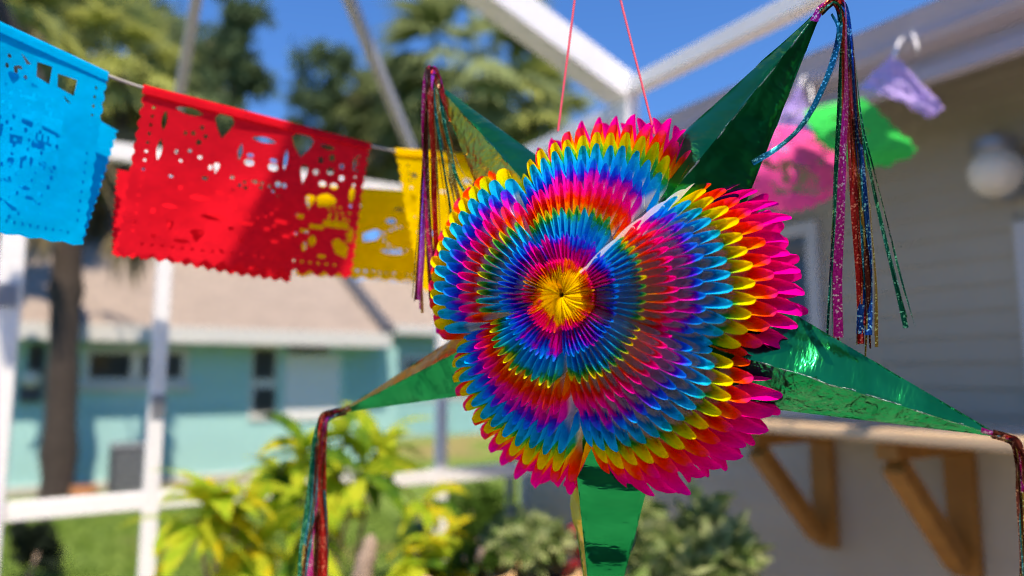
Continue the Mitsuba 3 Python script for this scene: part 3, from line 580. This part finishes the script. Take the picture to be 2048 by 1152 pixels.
# card ends of the honeycomb, standing a little open at the upper right groove
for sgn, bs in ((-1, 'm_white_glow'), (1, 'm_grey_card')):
    ps = np.linspace(.16, 1.50, 120); r, z, nr, nz = surf(np.full(120, .93), ps, .208)
    w = (.008 if sgn < 0 else -.012) + .0045 * np.abs(np.sin(ps * 15)) ** .7
    th = np.radians(51 + sgn * ((1.2 if sgn < 0 else 2.6) + (.35 if sgn < 0 else .6) / np.sin(ps))); th2 = np.radians(51 + sgn * (.9 + .2 / np.sin(ps)))
    out = W((r + w * nr) * np.cos(th), (r + w * nr) * np.sin(th), z + w * nz)
    inn = W(r * .45 * np.cos(th2), r * .45 * np.sin(th2), z * .45)
    tt = np.linspace(0, 1, 6)[None, :, None]; v = (out[:, None] * (1 - tt) + inn[:, None] * tt).reshape(-1, 3)
    add(pin + '__end_card', MB().put(v, grid_faces(120, 6)).mesh(), bs)

# foil cones
TIPS = [(51, P(1640, 22, .835)), (123, P(872, 168, 1.045)), (196, P(686, 823, 1.13)), (270, P(1196, 1345, .95)), (341, P(1988, 868, .79))]
FACE = [('m_green_foil', 'm_green_foil', 'm_green_foil', 'm_green_foil'), ('m_green_foil', 'm_green_foil', 'm_green_foil', 'm_gold_foil'),
        ('m_gold_foil', 'm_green_foil', 'm_green_foil', 'm_green_foil'), ('m_gold_foil', 'm_green_foil', 'm_green_foil', 'm_green_foil'), ('m_green_foil_crinkled', 'm_green_foil', 'm_green_foil', 'm_green_foil')]
ROLL = [.05, .40, .20, .24, .08]
HALF = [.086, .080, .070, .089, .086]
for ci, (g, tip) in enumerate(TIPS):
    d = unit(tip - OP); L = np.linalg.norm(tip - OP)
    base = OP + d * .11
    e1 = unit(ez - d * (ez @ d)); e2 = np.cross(d, e1)                         # e1 towards the viewer, e2 counter-clockwise
    ck = thing(pin + '__cone', None, None) if False else free(pin + '__cone')
    rg = np.random.default_rng(70 + ci); nl, nw = 110, 13
    edges = []
    for q in range(4):
        an = ROLL[ci] + q * np.pi / 2; edges.append(math.cos(an) * e1 + math.sin(an) * e2)
    key0 = None
    for q in range(4):
        a, b = edges[q], edges[(q + 1) % 4]; nrm = unit(a + b)
        l = np.linspace(0, 1, nl)[:, None]; w = np.linspace(0, 1, nw)[None]
        rad = HALF[ci] * (1 - l) + .0022
        pt = base + (l * (L - .11))[..., None] * d + (rad * (1 - w))[..., None] * a + (rad * w)[..., None] * b
        ph = rg.uniform(0, 6)
        fade = (1 - l * .75) * np.minimum(1, 3.5 * np.sin(w * np.pi)) * (1.0, 1.0, 1.0, 2.4, 1.2)[ci]; x = l * (L - .11)
        wav = .0016 * fade * np.sin(x * 62 + ph) + .0009 * fade * np.sin(x * 118 + ph * 2 + w * .8) + .0012 * fade * np.sin(x * 23 + w * 2 + ph) + .003 * (1 - l) * np.sin(w * np.pi)
        wav = wav + .0016 * fade * (mikit.meshkit.fbm(np.stack([x * 26 + 0 * w, w * 2.2 + 9 * q + 0 * l, 0 * w + 0 * l + ci * 5], -1), 4, 3) - .5)
        if FACE[ci][q] != 'm_green_foil': wav = wav + .0028 * fade * (mikit.meshkit.fbm(pt * 60, 4, 3) - .5) * np.sin(w * np.pi) ** .4
        pt = pt + wav[..., None] * nrm
        k_ = (ck + '__face') if key0 else ck
        key = add(k_, MB().put(pt.reshape(-1, 3), grid_faces(nl, nw)[:, ::-1]).mesh(), FACE[ci][q], smooth=True, uv=np.stack(np.broadcast_arrays(x + ci + .3 * q, rad * 1.4 * w), -1).reshape(-1, 2)); key0 = key0 or key
    for q in range(4):
        r2 = spline([base + edges[q] * HALF[ci], base + d * (L - .11)], 30) + edges[q] * .0010 + rg.normal(0, .0004, (30, 3))
        add(ck + '__fold', MB().put(*tube(r2, .0010, 5)).mesh(), 'm_fold_foil' if ci in (0, 4) and q == 0 else 'm_green_foil', smooth=60)

# tinsel tassels: ribbons that hang from the cones' tips
def ribbon(par, pts, w, bs, rg, twist=1.2, n=44):
    p = spline(pts, n); t = np.gradient(p, axis=0); t /= np.linalg.norm(t, axis=1, keepdims=True)
    s0 = rgt - t * (t @ rgt)[:, None]; s0 /= np.linalg.norm(s0, axis=1, keepdims=True); b = np.cross(t, s0)
    g = rg.normal() * .5 + twist * np.sin(np.linspace(0, 1, n) * rg.uniform(3, 7) + rg.uniform(0, 6)) * .5
    s = s0 * np.cos(g)[:, None] + b * np.sin(g)[:, None]; c = np.cross(t, s)
    L = np.concatenate([[0], np.cumsum(np.linalg.norm(np.diff(p, axis=0), axis=1))])
    u = np.linspace(-.5, .5, 4); v = p[:, None] + u[None, :, None] * w * s[:, None] + (.25 - u[None, :, None] ** 2) * w * .25 * c[:, None]
    uv = np.stack([np.broadcast_to(u * w / .0015, (n, 4)), np.broadcast_to((L / .0015)[:, None], (n, 4))], -1).reshape(-1, 2)
    return add(par + '__ribbon' if par in scene else par, (v.reshape(-1, 3), grid_faces(n, 4)), bs, smooth=True, uv=uv)
def tassel(lst, dep, seed, w=.0085):
    rg = np.random.default_rng(seed); par = free(pin + '__tassel')
    for bs, pts, ww in lst:
        for e in range(0 if bs == 'magenta' else 2):                                                    # a narrow strand curls beside every ribbon
            o = rg.normal(0, 4.5, 2); sw = np.linspace(0, 1, len(pts)) ** 1.2; ph = rg.uniform(0, 6)
            ribbon(par, [P(q[0] + o[0] * sw[i] * 1.6 + 2.5 * sw[i] * math.sin(i * 2.1 + ph), q[1] + o[1] * sw[i] * 5, dep + (q[2] if len(q) > 2 else 0) + rg.normal(0, .003)) for i, q in enumerate(pts)], w * ww * rg.uniform(.3, .5), 'm_ribbon_' + (bs if rg.random() < .6 else ['dark', 'red', 'gold', 'teal'][int(rg.integers(4))]), rg, 3.0)
        ribbon(par, [P(q[0], q[1], dep + (q[2] if len(q) > 2 else 0) + rg.normal(0, .0015)) for q in pts], w * ww, 'm_ribbon_' + bs, rg)
tassel([('magenta', [(1628, 42), (1645, 12), (1672, -6), (1690, 10, -.014), (1692, 120, -.016), (1692, 200, -.016), (1686, 300, -.016), (1680, 450, -.016), (1675, 560, -.016), (1677, 675, -.016)], 1.25),
        ('blue', [(1640, 25), (1670, 4), (1692, 30), (1704, 170), (1714, 300), (1723, 420), (1725, 540), (1720, 668)], 1.0),
        ('blue', [(1640, 25), (1674, 2), (1696, 40), (1708, 190), (1722, 330), (1735, 480), (1738, 580), (1737, 670)], .9),
        ('red', [(1642, 22), (1672, -2), (1692, 40), (1698, 200), (1704, 320), (1710, 430), (1719, 560), (1722, 688)], 1.0),
        ('gold', [(1640, 26), (1672, 2), (1698, 60), (1714, 220), (1732, 340), (1742, 440), (1748, 560), (1751, 672)], 1.0),
        ('green', [(1641, 24), (1674, 6), (1700, 80), (1718, 240), (1738, 340), (1760, 440), (1790, 560), (1812, 656)], .7),
        ('dark', [(1641, 24), (1672, 4), (1696, 60), (1710, 210), (1724, 330), (1730, 460), (1736, 560), (1740, 640)], .8),
        ('gold', [(1641, 24), (1672, 4), (1696, 60), (1708, 260), (1716, 360), (1722, 480), (1726, 580), (1728, 655)], .6),
        ('teal', [(1505, 326, -.01), (1560, 292, -.01), (1612, 238), (1652, 160), (1674, 92), (1680, 40), (1672, 8)], .8),
        ('green', [(1640, 26), (1668, 4), (1684, 40), (1680, 200, .03), (1672, 360, .05), (1667, 520, .05), (1664, 672, .05)], .8),
        ('red', [(1640, 26), (1666, 4), (1686, 60), (1686, 240, .02), (1676, 420, .03), (1670, 560, .03), (1667, 682, .03)], .7)], .825, 80)
tassel([('dark', [(876, 170), (868, 145), (856, 140), (852, 200), (852, 320), (856, 440), (862, 560), (864, 600)], 1.1),
        ('red', [(878, 172), (870, 146), (860, 142), (862, 220), (868, 330), (870, 430), (874, 520), (872, 570)], 1.1),
        ('magenta', [(878, 172), (868, 138), (854, 150), (848, 240), (852, 350), (858, 470), (866, 540)], 1.1),
        ('magenta', [(884, 186), (874, 152), (862, 150), (852, 280, .02), (846, 400, .03), (843, 520, .03), (841, 618, .03)], 1.1),
        ('pink', [(882, 180), (872, 150), (862, 160), (850, 300, .02), (845, 420, .02), (842, 520, .02), (838, 600, .02)], 1.1),
        ('green', [(880, 176), (872, 150), (866, 170), (876, 260), (888, 340), (898, 400), (904, 450)], .6),
        ('green', [(880, 176), (874, 152), (880, 200), (898, 290), (912, 350), (930, 385), (944, 408)], .6),
        ('gold', [(880, 176), (874, 152), (876, 210), (890, 280), (900, 310), (908, 360), (918, 400)], .7),
        ('dark', [(880, 176), (872, 150), (858, 170), (846, 330), (838, 480), (832, 600)], .6),
        ('red', [(884, 184), (880, 168), (888, 200), (906, 236), (930, 266), (950, 286), (958, 298)], .9)], 1.03, 81, .0085)
tassel([('gold', [(700, 815), (672, 828), (652, 838), (640, 850), (632, 950), (620, 1040), (610, 1120), (604, 1220)], 1.0),
        ('teal', [(692, 822), (666, 830), (648, 838), (636, 870), (630, 960), (618, 1060), (612, 1140), (606, 1240)], 1.2),
        ('green', [(692, 822), (664, 830), (644, 842), (632, 880), (622, 980), (608, 1080), (602, 1160), (600, 1240)], 1.1),
        ('red', [(692, 822), (668, 828), (652, 836), (646, 880), (644, 980), (648, 1060), (646, 1140), (642, 1240)], 1.3),
        ('dark', [(692, 822), (664, 828), (646, 836), (640, 880), (636, 960), (634, 1060), (630, 1140), (628, 1240)], 1.3),
        ('magenta', [(692, 822), (668, 828), (650, 840), (642, 900), (632, 1000), (622, 1080), (620, 1150), (618, 1240)], .9),
        ('red', [(692, 822), (668, 828), (652, 838), (648, 900), (640, 1010), (636, 1090), (634, 1160), (632, 1240)], 1.0),
        ('gold', [(692, 822), (668, 828), (652, 838), (648, 920), (636, 1010), (614, 1090), (608, 1160), (606, 1240)], .7)], 1.11, 82, .0105)
tassel([('magenta', [(1962, 860), (1990, 868), (2020, 876), (2036, 890), (2046, 960), (2052, 1060), (2056, 1180)], .7),
        ('dark', [(1985, 868), (2012, 876), (2030, 890), (2034, 930), (2040, 990), (2048, 1100), (2052, 1200)], 1.1),
        ('dark', [(1985, 868), (2014, 876), (2034, 888), (2042, 930), (2048, 990), (2056, 1100), (2060, 1200)], 1.2),
        ('gold', [(1985, 868), (2012, 876), (2032, 890), (2040, 960), (2044, 1040), (2048, 1130), (2050, 1200)], .8),
        ('red', [(1985, 868), (2014, 876), (2036, 890), (2050, 960), (2056, 1060), (2062, 1200)], 1.0)], .785, 83)
tassel([(c, [(1196, 1335), (1196 + dx, 1362), (1196 + 1.6 * dx, 1420), (1196 + 2 * dx, 1560), (1196 + 2.2 * dx, 1760)], 1.0) for c, dx in (('red', -8), ('gold', -3), ('blue', 4), ('green', 9), ('magenta', 0))], .95, 84)

# strings up to a hook on a roof beam
hook = np.array([.605, .745, 2.27])
for a, c in ((P(1309, 268, .93), 'string'), (P(1116, 262, .97), 'string')):
    add(pin + '__string', MB().put(*tube(spline([a, (a + hook) / 2 + [0, 0, -.003], hook], 20), .0016, 6)).mesh(), 'm_string', smooth=60)
top_z = 3.20
hk = thing('ceiling_hook', 'white wire hook that holds the pinata strings, above the frame', 'hook')
add(hk + '__wire', MB().put(*tube(spline([hook + [.01, 0, .015], hook + [0, 0, -.002], hook + [-.01, 0, .02], hook + [0, 0, .06], hook + [0, 0, .4], [hook[0], hook[1], top_z - .05]], 40), .0025, 6)).mesh(), 'm_clip', smooth=60)
add(cg + '__roof_beam', MB().put(*beam([-3, hook[1], top_z], [XE - .1, hook[1], top_z], .06, .10)).mesh(), 'm_white_metal')
add(cg + '__roof_beam', MB().put(*beam(np.array([.16, .585, 3.19]) - 2.6 * np.array([.745, .667, 0]), np.array([.16, .585, 3.19]) + 2.2 * np.array([.745, .667, 0]), .10, .08)).mesh(), 'm_white_metal')

# ------------------------------------------------------------------ cut paper banners
RED_CUTS = "l183,70,106,47 l96,163,21,122 l96,348,21,135 d326,117,81,156 o212,201,17,27 o242,153,17,27 o262,204,17,27 o182,211,15,24 o239,251,21,34 l501,141,106,41 l411,254,19,115 l605,247,19,142 d670,124,106,162 o454,263,30,24 o454,314,43,47 o554,267,34,24 o556,315,43,54 d698,321,38,135 l788,89,77,34 o768,192,28,44 o820,157,30,47 o754,284,28,44 o824,259,36,58 o876,203,23,37 o885,289,26,41 l934,161,17,115 o797,360,38,44 o854,359,38,47 o588,427,28,44 o616,429,21,37 l830,471,98,101 l948,395,26,135 d751,509,51,108 o805,508,28,44 o850,531,13,20 o875,516,13,20 o902,508,13,20 o861,565,13,20 o889,553,13,20 o916,549,13,20 c893,634,128,95 o599,721,21,27 r628,685,60,30 r713,621,43,34 r567,749,26,24 r749,720,43,27 r804,677,68,34 r613,829,34,24 r664,779,34,24 r701,753,30,24 l793,785,38,88 l759,833,26,74 x924,814,77,149 l967,709,26,122 l847,891,43,30 o161,339,15,30 o211,317,17,27 o183,389,15,20 o255,343,19,24 o303,394,17,34 d327,393,26,74 o156,499,19,20 o200,558,21,34 o289,470,26,24 o350,545,19,30 l280,602,85,41 l170,686,64,30 o396,433,17,27 o453,490,19,24 o492,438,17,27 o516,472,15,24 l345,718,106,41 d183,811,30,68 o111,731,21,41 o127,885,19,30 l235,898,64,27 d290,855,55,88 o416,779,26,27 o465,853,19,30 r476,732,55,24 o388,935,19,24"
CYAN_CUTS = "t609,107,49,45 s695,137,72,99 s807,150,94,94 t821,233,45,37 t806,310,36,35 l646,292,72,20 l663,274,18,75 s647,410,58,70 s763,400,103,99 s601,531,67,60 c728,514,103,85 d590,651,36,55 d643,635,20,60 d689,627,20,60 d748,631,31,60 t789,635,36,30 l587,741,45,20 l672,760,58,22 l745,774,22,30 l701,806,49,20 t617,864,90,50 o751,822,13,25 o565,171,18,25 o532,123,18,20 o582,159,27,17 d559,225,58,60 o555,303,20,22 o556,367,18,35 o579,409,18,35 o598,273,16,17 o667,225,22,15 o754,258,22,20 o737,315,31,20 l438,299,135,99 l332,410,135,124 s415,551,135,124 o275,568,67,75 s504,499,58,65 d431,717,90,99 l312,721,36,124 o197,476,45,50 s182,278,90,90 s290,191,81,85 s402,156,81,85"
YELLOW_CUTS = "o74,171,31,37 o139,108,25,45 o171,198,31,33 d217,305,49,82 o58,341,28,33 l111,428,37,96 o347,180,43,37 l383,269,62,45 o250,413,37,45 x148,611,74,126 l256,636,31,111 o351,477,37,45 d454,317,62,89 o62,751,37,37 l148,834,93,37 o76,563,28,33 l532,235,62,37 o570,379,49,59 x658,555,93,148 d751,249,74,111 l557,715,124,45"

def cut_shape(code):
    k = code[0]; u, v, w, h = (int(x) / 1000 for x in code[1:].split(','))
    if k == 'o': s = sg.Point(0, 0).buffer(.5, 6)
    elif k == 'l': s = sg.Point(0, .35).buffer(.61, 12).intersection(sg.Point(0, -.35).buffer(.61, 12))
    elif k == 'd': s = sg.Polygon([(-.5, -.3), (-.3, -.5), (.3, -.5), (.5, -.3), (.35, .05), (0, .5), (-.35, .05)])
    elif k == 's': s = sg.Polygon([(-.46, -.42), (.5, -.5), (.44, .5), (-.4, .34)])
    elif k == 't': s = sg.Polygon([(-.5, -.5), (.5, .3), (.1, .5)])
    elif k == 'r': s = sg.box(-.5, -.5, .5, .5)
    elif k == 'x': s = sg.Polygon([(-.15, -.5), (.5, -.1), (.45, .5), (-.2, .3), (-.5, -.3)])
    else: s = shapely.union_all([sg.box(-.5, -.15, .5, .15)] + [sg.Point(x, .12).buffer(.16, 5) for x in (-.38, -.12, .14, .4)] + [sg.box(x - .05, -.5, x + .05, 0) for x in (-.3, .0, .3)])
    if k == 'l' and h > w: s = sa.scale(sa.rotate(s, 90, origin=(0, 0)), 1 / .99, 1)
    x0, y0, x1, y1 = s.bounds
    return sa.translate(sa.scale(s, w / (x1 - x0), h / (y1 - y0), origin=(0, 0)), u, v)
def outline(side=14, bottom=15, amp=.014, tooth=.035):
    p = [(0, 0), (1, 0)]
    for k in range(side * 4): v = (k + 1) / (side * 4 + 1); p.append((1 - amp + amp * abs(math.cos(v * side * math.pi)), v))
    for k in range(bottom * 2 + 1): p.append((1 - k / (bottom * 2), 1 + (tooth if k % 2 else 0) + .0))
    for k in range(side * 4): v = 1 - (k + 1) / (side * 4 + 1); p.append((amp - amp * abs(math.cos(v * side * math.pi)), v))
    return sg.Polygon(p).buffer(0)
def sheet(shape, place, nx=26, ny=20):
    """The flat shape in (u, v), cut along a grid so that it can bend, as a mesh under place(u, v) -> points."""
    V, F, idx = [], [], {}
    def vid(x, y):
        k = (round(x, 5), round(y, 5))
        if k not in idx: idx[k] = len(V); V.append(k)
        return idx[k]
    x0, y0, x1, y1 = shape.bounds
    for i in range(nx):
        for j in range(ny):
            c = shape.intersection(sg.box(x0 + (x1 - x0) * i / nx, y0 + (y1 - y0) * j / ny, x0 + (x1 - x0) * (i + 1) / nx, y0 + (y1 - y0) * (j + 1) / ny))
            for g in getattr(c, 'geoms', [c]):
                if g.geom_type != 'Polygon' or g.area < 1e-8: continue
                vv, ff = trimesh.creation.triangulate_polygon(g, engine='earcut')
                ids = [vid(*q) for q in vv]; F += [[ids[t] for t in tri] for tri in ff]
    V = np.array(V); return trimesh.Trimesh(place(V[:, 0], V[:, 1]), np.array([f for f in F if len(set(f)) == 3]), process=False)
def bilin(c, waves=(), billow=0.0):
    A, B, C, D = c; n = unit(np.cross(B - A, D - A))
    def f(u, v):
        u, v = np.asarray(u)[:, None], np.asarray(v)[:, None]
        p = A * (1 - u) * (1 - v) + B * u * (1 - v) + C * u * v + D * (1 - u) * v
        o = billow * np.sin(np.clip(v, 0, 1) * np.pi * .8) * np.sin(np.clip(u, 0, 1) * np.pi)
        for amp, fu, fv, ph in waves: o = o + amp * np.sin(fu * u + fv * v + ph) * np.clip(v * 1.6, 0, 1)
        q = np.stack([u[:, 0] * 9, v[:, 0] * 7, u[:, 0] * 0 + A[0] * 31], 1)
        o = o + .008 * (mikit.meshkit.fbm(q, 4, 3)[:, None] - .5) * np.clip(v * 2, 0, 1)
        return p + o * n
    return f
def fine_cuts(seed, few):
    """Small punched holes in mirrored rings and fans, as the paper is cut folded in half."""
    rg = np.random.default_rng(seed + 40); out = []
    def dot(u, v, r, k=6): out.extend(sa.scale(sg.Point(x, v).buffer(r, k), 1, 1.45, origin=(x, v)) for x in (u, 1 - u))
    for n, R, r in ((9, .10, .007), (13, .165, .008), (17, .235, .007), (21, .31, .008))[:1 if few else 4]:
        for i in range(n):
            a = math.pi * (i + .5) / n - math.pi / 2; x, y = .5 + R * math.cos(a), .56 + 1.25 * R * math.sin(a)
            if y < .95: dot(x + rg.normal(0, .003), y, r * rg.uniform(.8, 1.2))
    for i in range(15): dot(.05, .10 + i * .055, .0065)
    for i in range(11): dot(.53 + i * .038, .945, .007)
    return out
def banner(key, label, tis, front, back, cuts, waves, bw, seed, teeth=15, back_cuts=True, tooth=.035):
    t = thing(key, label, 'paper banner', 'cut paper banners on the cord')
    sh = outline(bottom=teeth, tooth=tooth)
    holes = shapely.union_all([cut_shape(c) for c in cuts.split()] + fine_cuts(seed, seed != 1))
    add(t + '__front_sheet', sheet(sh.difference(holes), bilin(front, waves, .012)), tis, smooth=True)
    if back is not None:
        add(t + '__back_sheet', sheet(outline(bottom=teeth, tooth=tooth).difference(sa.scale(holes, -1, 1, origin=(.5, .5)) if back_cuts else sg.box(2, 2, 3, 3)), bilin(back, bw, -.01)), tis, smooth=True)
    fr = bilin(front); u = np.linspace(0, 1, 30)
    n = unit(np.cross(front[1] - front[0], front[3] - front[0])); a = fr(u, u * 0); b = fr(u, u * 0 + .035)
    off = n * .0034; top = np.array([0, 0, .0065])
    hv = np.stack([b - off, a - off, a - off * .7 + top * .8, a + top, a + off * .7 + top * .8, a + off, b + off], 1).reshape(-1, 3)
    add(t + '__hem', MB().put(hv, grid_faces(30, 7)).mesh(), tis, smooth=60)
    return t
def polyline(pts, n):
    p = np.asarray(pts, float); L = np.concatenate([[0], np.cumsum(np.linalg.norm(np.diff(p, axis=0), axis=1))]); t = np.linspace(0, L[-1], n)
    return np.stack([np.interp(t, L, p[:, k]) for k in range(3)], 1)
cA, cB, cC, cD, cE, cF = P(-260, -75, .98), P(0, 50, 1.04), P(216, 150, 1.10), P(288, 176, 1.14), P(740, 292, 1.38), P(790, 302, 1.42)
cG, cH = P(1150, 330, 1.75), P(1330, 318, 2.0)
cord = thing('banner_cord', 'thin grey cord that carries the blue, red and yellow paper banners', 'cord')
add(cord + '__strand', MB().put(*tube(polyline([P(-700, -330, .9), P(-222, -52, .99), P(217, 152, 1.10), P(286, 176, 1.14), P(741, 292, 1.38), P(790, 302, 1.42), cG, cH, on_x(1480, 255, XE - .13)], 160), .0022, 6)).mesh(), 'm_cord', smooth=60)
tw = np.random.default_rng(3)
banner('paper_banner', 'bright cyan blue cut paper banner at the left edge with window shaped holes', 'm_tissue_cyan',
       [P(-222, -52, .99), P(217, 152, 1.10), P(166, 488, 1.06), P(-250, 425, .97)],
       [P(-190, 20, 1.06), P(237, 262, 1.16), P(168, 486, 1.10), P(-235, 432, 1.02)], CYAN_CUTS, [(.007, 5, 2, .4), (.004, 11, 4, 1)], [(.006, 6, 3, 1)], 1, 9, False, .012)
banner('paper_banner', 'large red cut paper banner with small pierced holes and a zigzag lower edge', 'm_tissue_red',
       [P(286, 176, 1.14), P(741, 292, 1.38), P(706, 548, 1.36), P(232, 500, 1.12)],
       [P(232, 338, 1.20), P(600, 400, 1.40), P(582, 560, 1.36), P(222, 505, 1.17)], RED_CUTS, [(.009, 7, 1.5, .2), (.005, 13, 3, 2)], [(.008, 7, 2, 1)], 2, 15, False, .045)
banner('paper_banner', 'yellow cut paper banner partly behind the left side of the pinata', 'm_tissue_yellow',
       [P(790, 302, 1.42), P(1150, 330, 1.75), P(1130, 600, 1.72), P(842, 572, 1.40)],
       [P(592, 368, 1.48), P(1000, 392, 1.72), P(980, 566, 1.70), P(588, 548, 1.44)], YELLOW_CUTS, [(.010, 8, 2, .2), (.005, 15, 3, 2)], [(.008, 9, 2, 1)], 3, 13, True)
# small banners blown about under the eave
def quad9(rows):
    """Biquadratic patch through a 3 x 3 net of points (each px, py, distance)."""
    G = np.array([[P(*q) for q in r] for r in rows])
    def Bq(t): return np.stack([(1 - t) * (1 - 2 * t), 4 * t * (1 - t), t * (2 * t - 1)], -1)
    def f(u, v):
        p = np.einsum('ni,nj,ijk->nk', Bq(np.clip(np.asarray(v), 0, 1.05)), Bq(np.clip(np.asarray(u), 0, 1)), G)
        q = np.stack([np.asarray(u) * 7, np.asarray(v) * 6, np.asarray(u) * 0 + G[0, 0, 1] * 9], 1); p += fwd * (.05 * (mikit.meshkit.fbm(q, 4, 5) - .5))[:, None]; p[:, 0] += .004 * np.sin(np.asarray(u) * 11 + np.asarray(v) * 4); return p
    return f
def small_banner(label, tis, rows, cuts, hooks=(), teeth=7, tooth=.03):
    t = thing('small_paper_banner', label, 'paper banner', 'small paper banners under the eave')
    holes = shapely.union_all([cut_shape(c) for c in cuts.split()]) if cuts else sg.box(2, 2, 3, 3)
    add(t + '__sheet', sheet(outline(5, teeth, .045, tooth).difference(holes), quad9(rows), 14, 12), tis, smooth=True)
    return t
D1 = 2.10
small_banner('lilac paper banner hanging by one corner under the gutter, right of the tinsel tassel', 'm_tissue_purple',
    [[(1716, 178, D1), (1752, 140, D1), (1788, 104, D1)], [(1770, 192, D1 - .02), (1805, 170, D1), (1842, 165, D1 + .02)], [(1860, 236, D1 + .02), (1874, 228, D1 + .03), (1890, 214, D1 + .05)]], 'o400,600,40,40 o600,400,40,40 l300,300,120,40', tooth=.0)
small_banner('lilac paper banner hanging by one corner beside the upper right cone', 'm_tissue_purple',
    [[(1536, 250, 2.5), (1568, 210, 2.5), (1598, 166, 2.5)], [(1530, 285, 2.5), (1575, 250, 2.48), (1616, 210, 2.5)], [(1545, 330, 2.48), (1600, 290, 2.5), (1622, 262, 2.52)]], 'o400,600,40,40 o600,400,40,40')
small_banner('bright green paper banner folded over behind the tinsel tassel', 'm_tissue_green',
    [[(1606, 222, 2.28), (1665, 205, 2.30), (1726, 196, 2.26)], [(1614, 245, 2.22), (1700, 255, 2.18), (1790, 248, 2.20)], [(1632, 275, 2.2), (1738, 330, 2.16), (1833, 296, 2.2)]], 'l420,330,160,50 o650,560,50,40 l300,640,90,40', teeth=5, tooth=.05)
small_banner('pink cut paper banner with many holes right of the pinata', 'm_tissue_pink',
    [[(1512, 275, 2.36), (1580, 252, 2.4), (1668, 296, 2.42)], [(1496, 335, 2.3), (1590, 325, 2.3), (1690, 340, 2.36)], [(1508, 392, 2.34), (1590, 418, 2.32), (1690, 372, 2.36)]],
    ' '.join(f'{"old"[int(tw.integers(3))]}{int(tw.uniform(60, 940))},{int(tw.uniform(120, 900))},{int(tw.uniform(40, 120))},{int(tw.uniform(40, 100))}' for _ in range(54)), teeth=8, tooth=.06)
def hook_at(label, px, py, dep, to):
    a = P(px, py, dep); b = np.array(to); t = thing('gutter_hook', label, 'hook', 'white hooks on the gutter')
    add(t + '__wire', MB().put(*tube(spline([a + [0, 0, -.02], a, (a + b) / 2 + [0, 0, .01], b, b + [.02, 0, .03], b + [.05, .01, .02]], 20), .0045, 6)).mesh(), 'm_clip', smooth=60)
hook_at('white hook on the gutter above the lilac banner right of the tassel', 1790, 106, D1, on_x(1806, 76, XE - .11))
hook_at('second white hook on the gutter just right of the first', 1834, 92, 2.3, on_x(1824, 66, XE - .11))
hook_at('white hook on the gutter above the lilac banner beside the cone', 1601, 170, 2.5, on_x(1612, 152, XE - .11))
hook_at('white hook on the gutter left of the bright green banner', 1624, 200, 2.5, on_x(1620, 172, XE - .11))
c2 = thing('eave_cord', 'thin grey cord strung under the gutter for the small paper banners', 'cord')
add(c2 + '__strand', MB().put(*tube(spline([on_x(1480, 255, XE - .13), P(1536, 246, 2.48), P(1606, 222, 2.30), P(1726, 196, 2.24), P(1716, 178, 2.16), P(1790, 104, 2.15)], 40), .002, 5)).mesh(), 'm_cord', smooth=60)
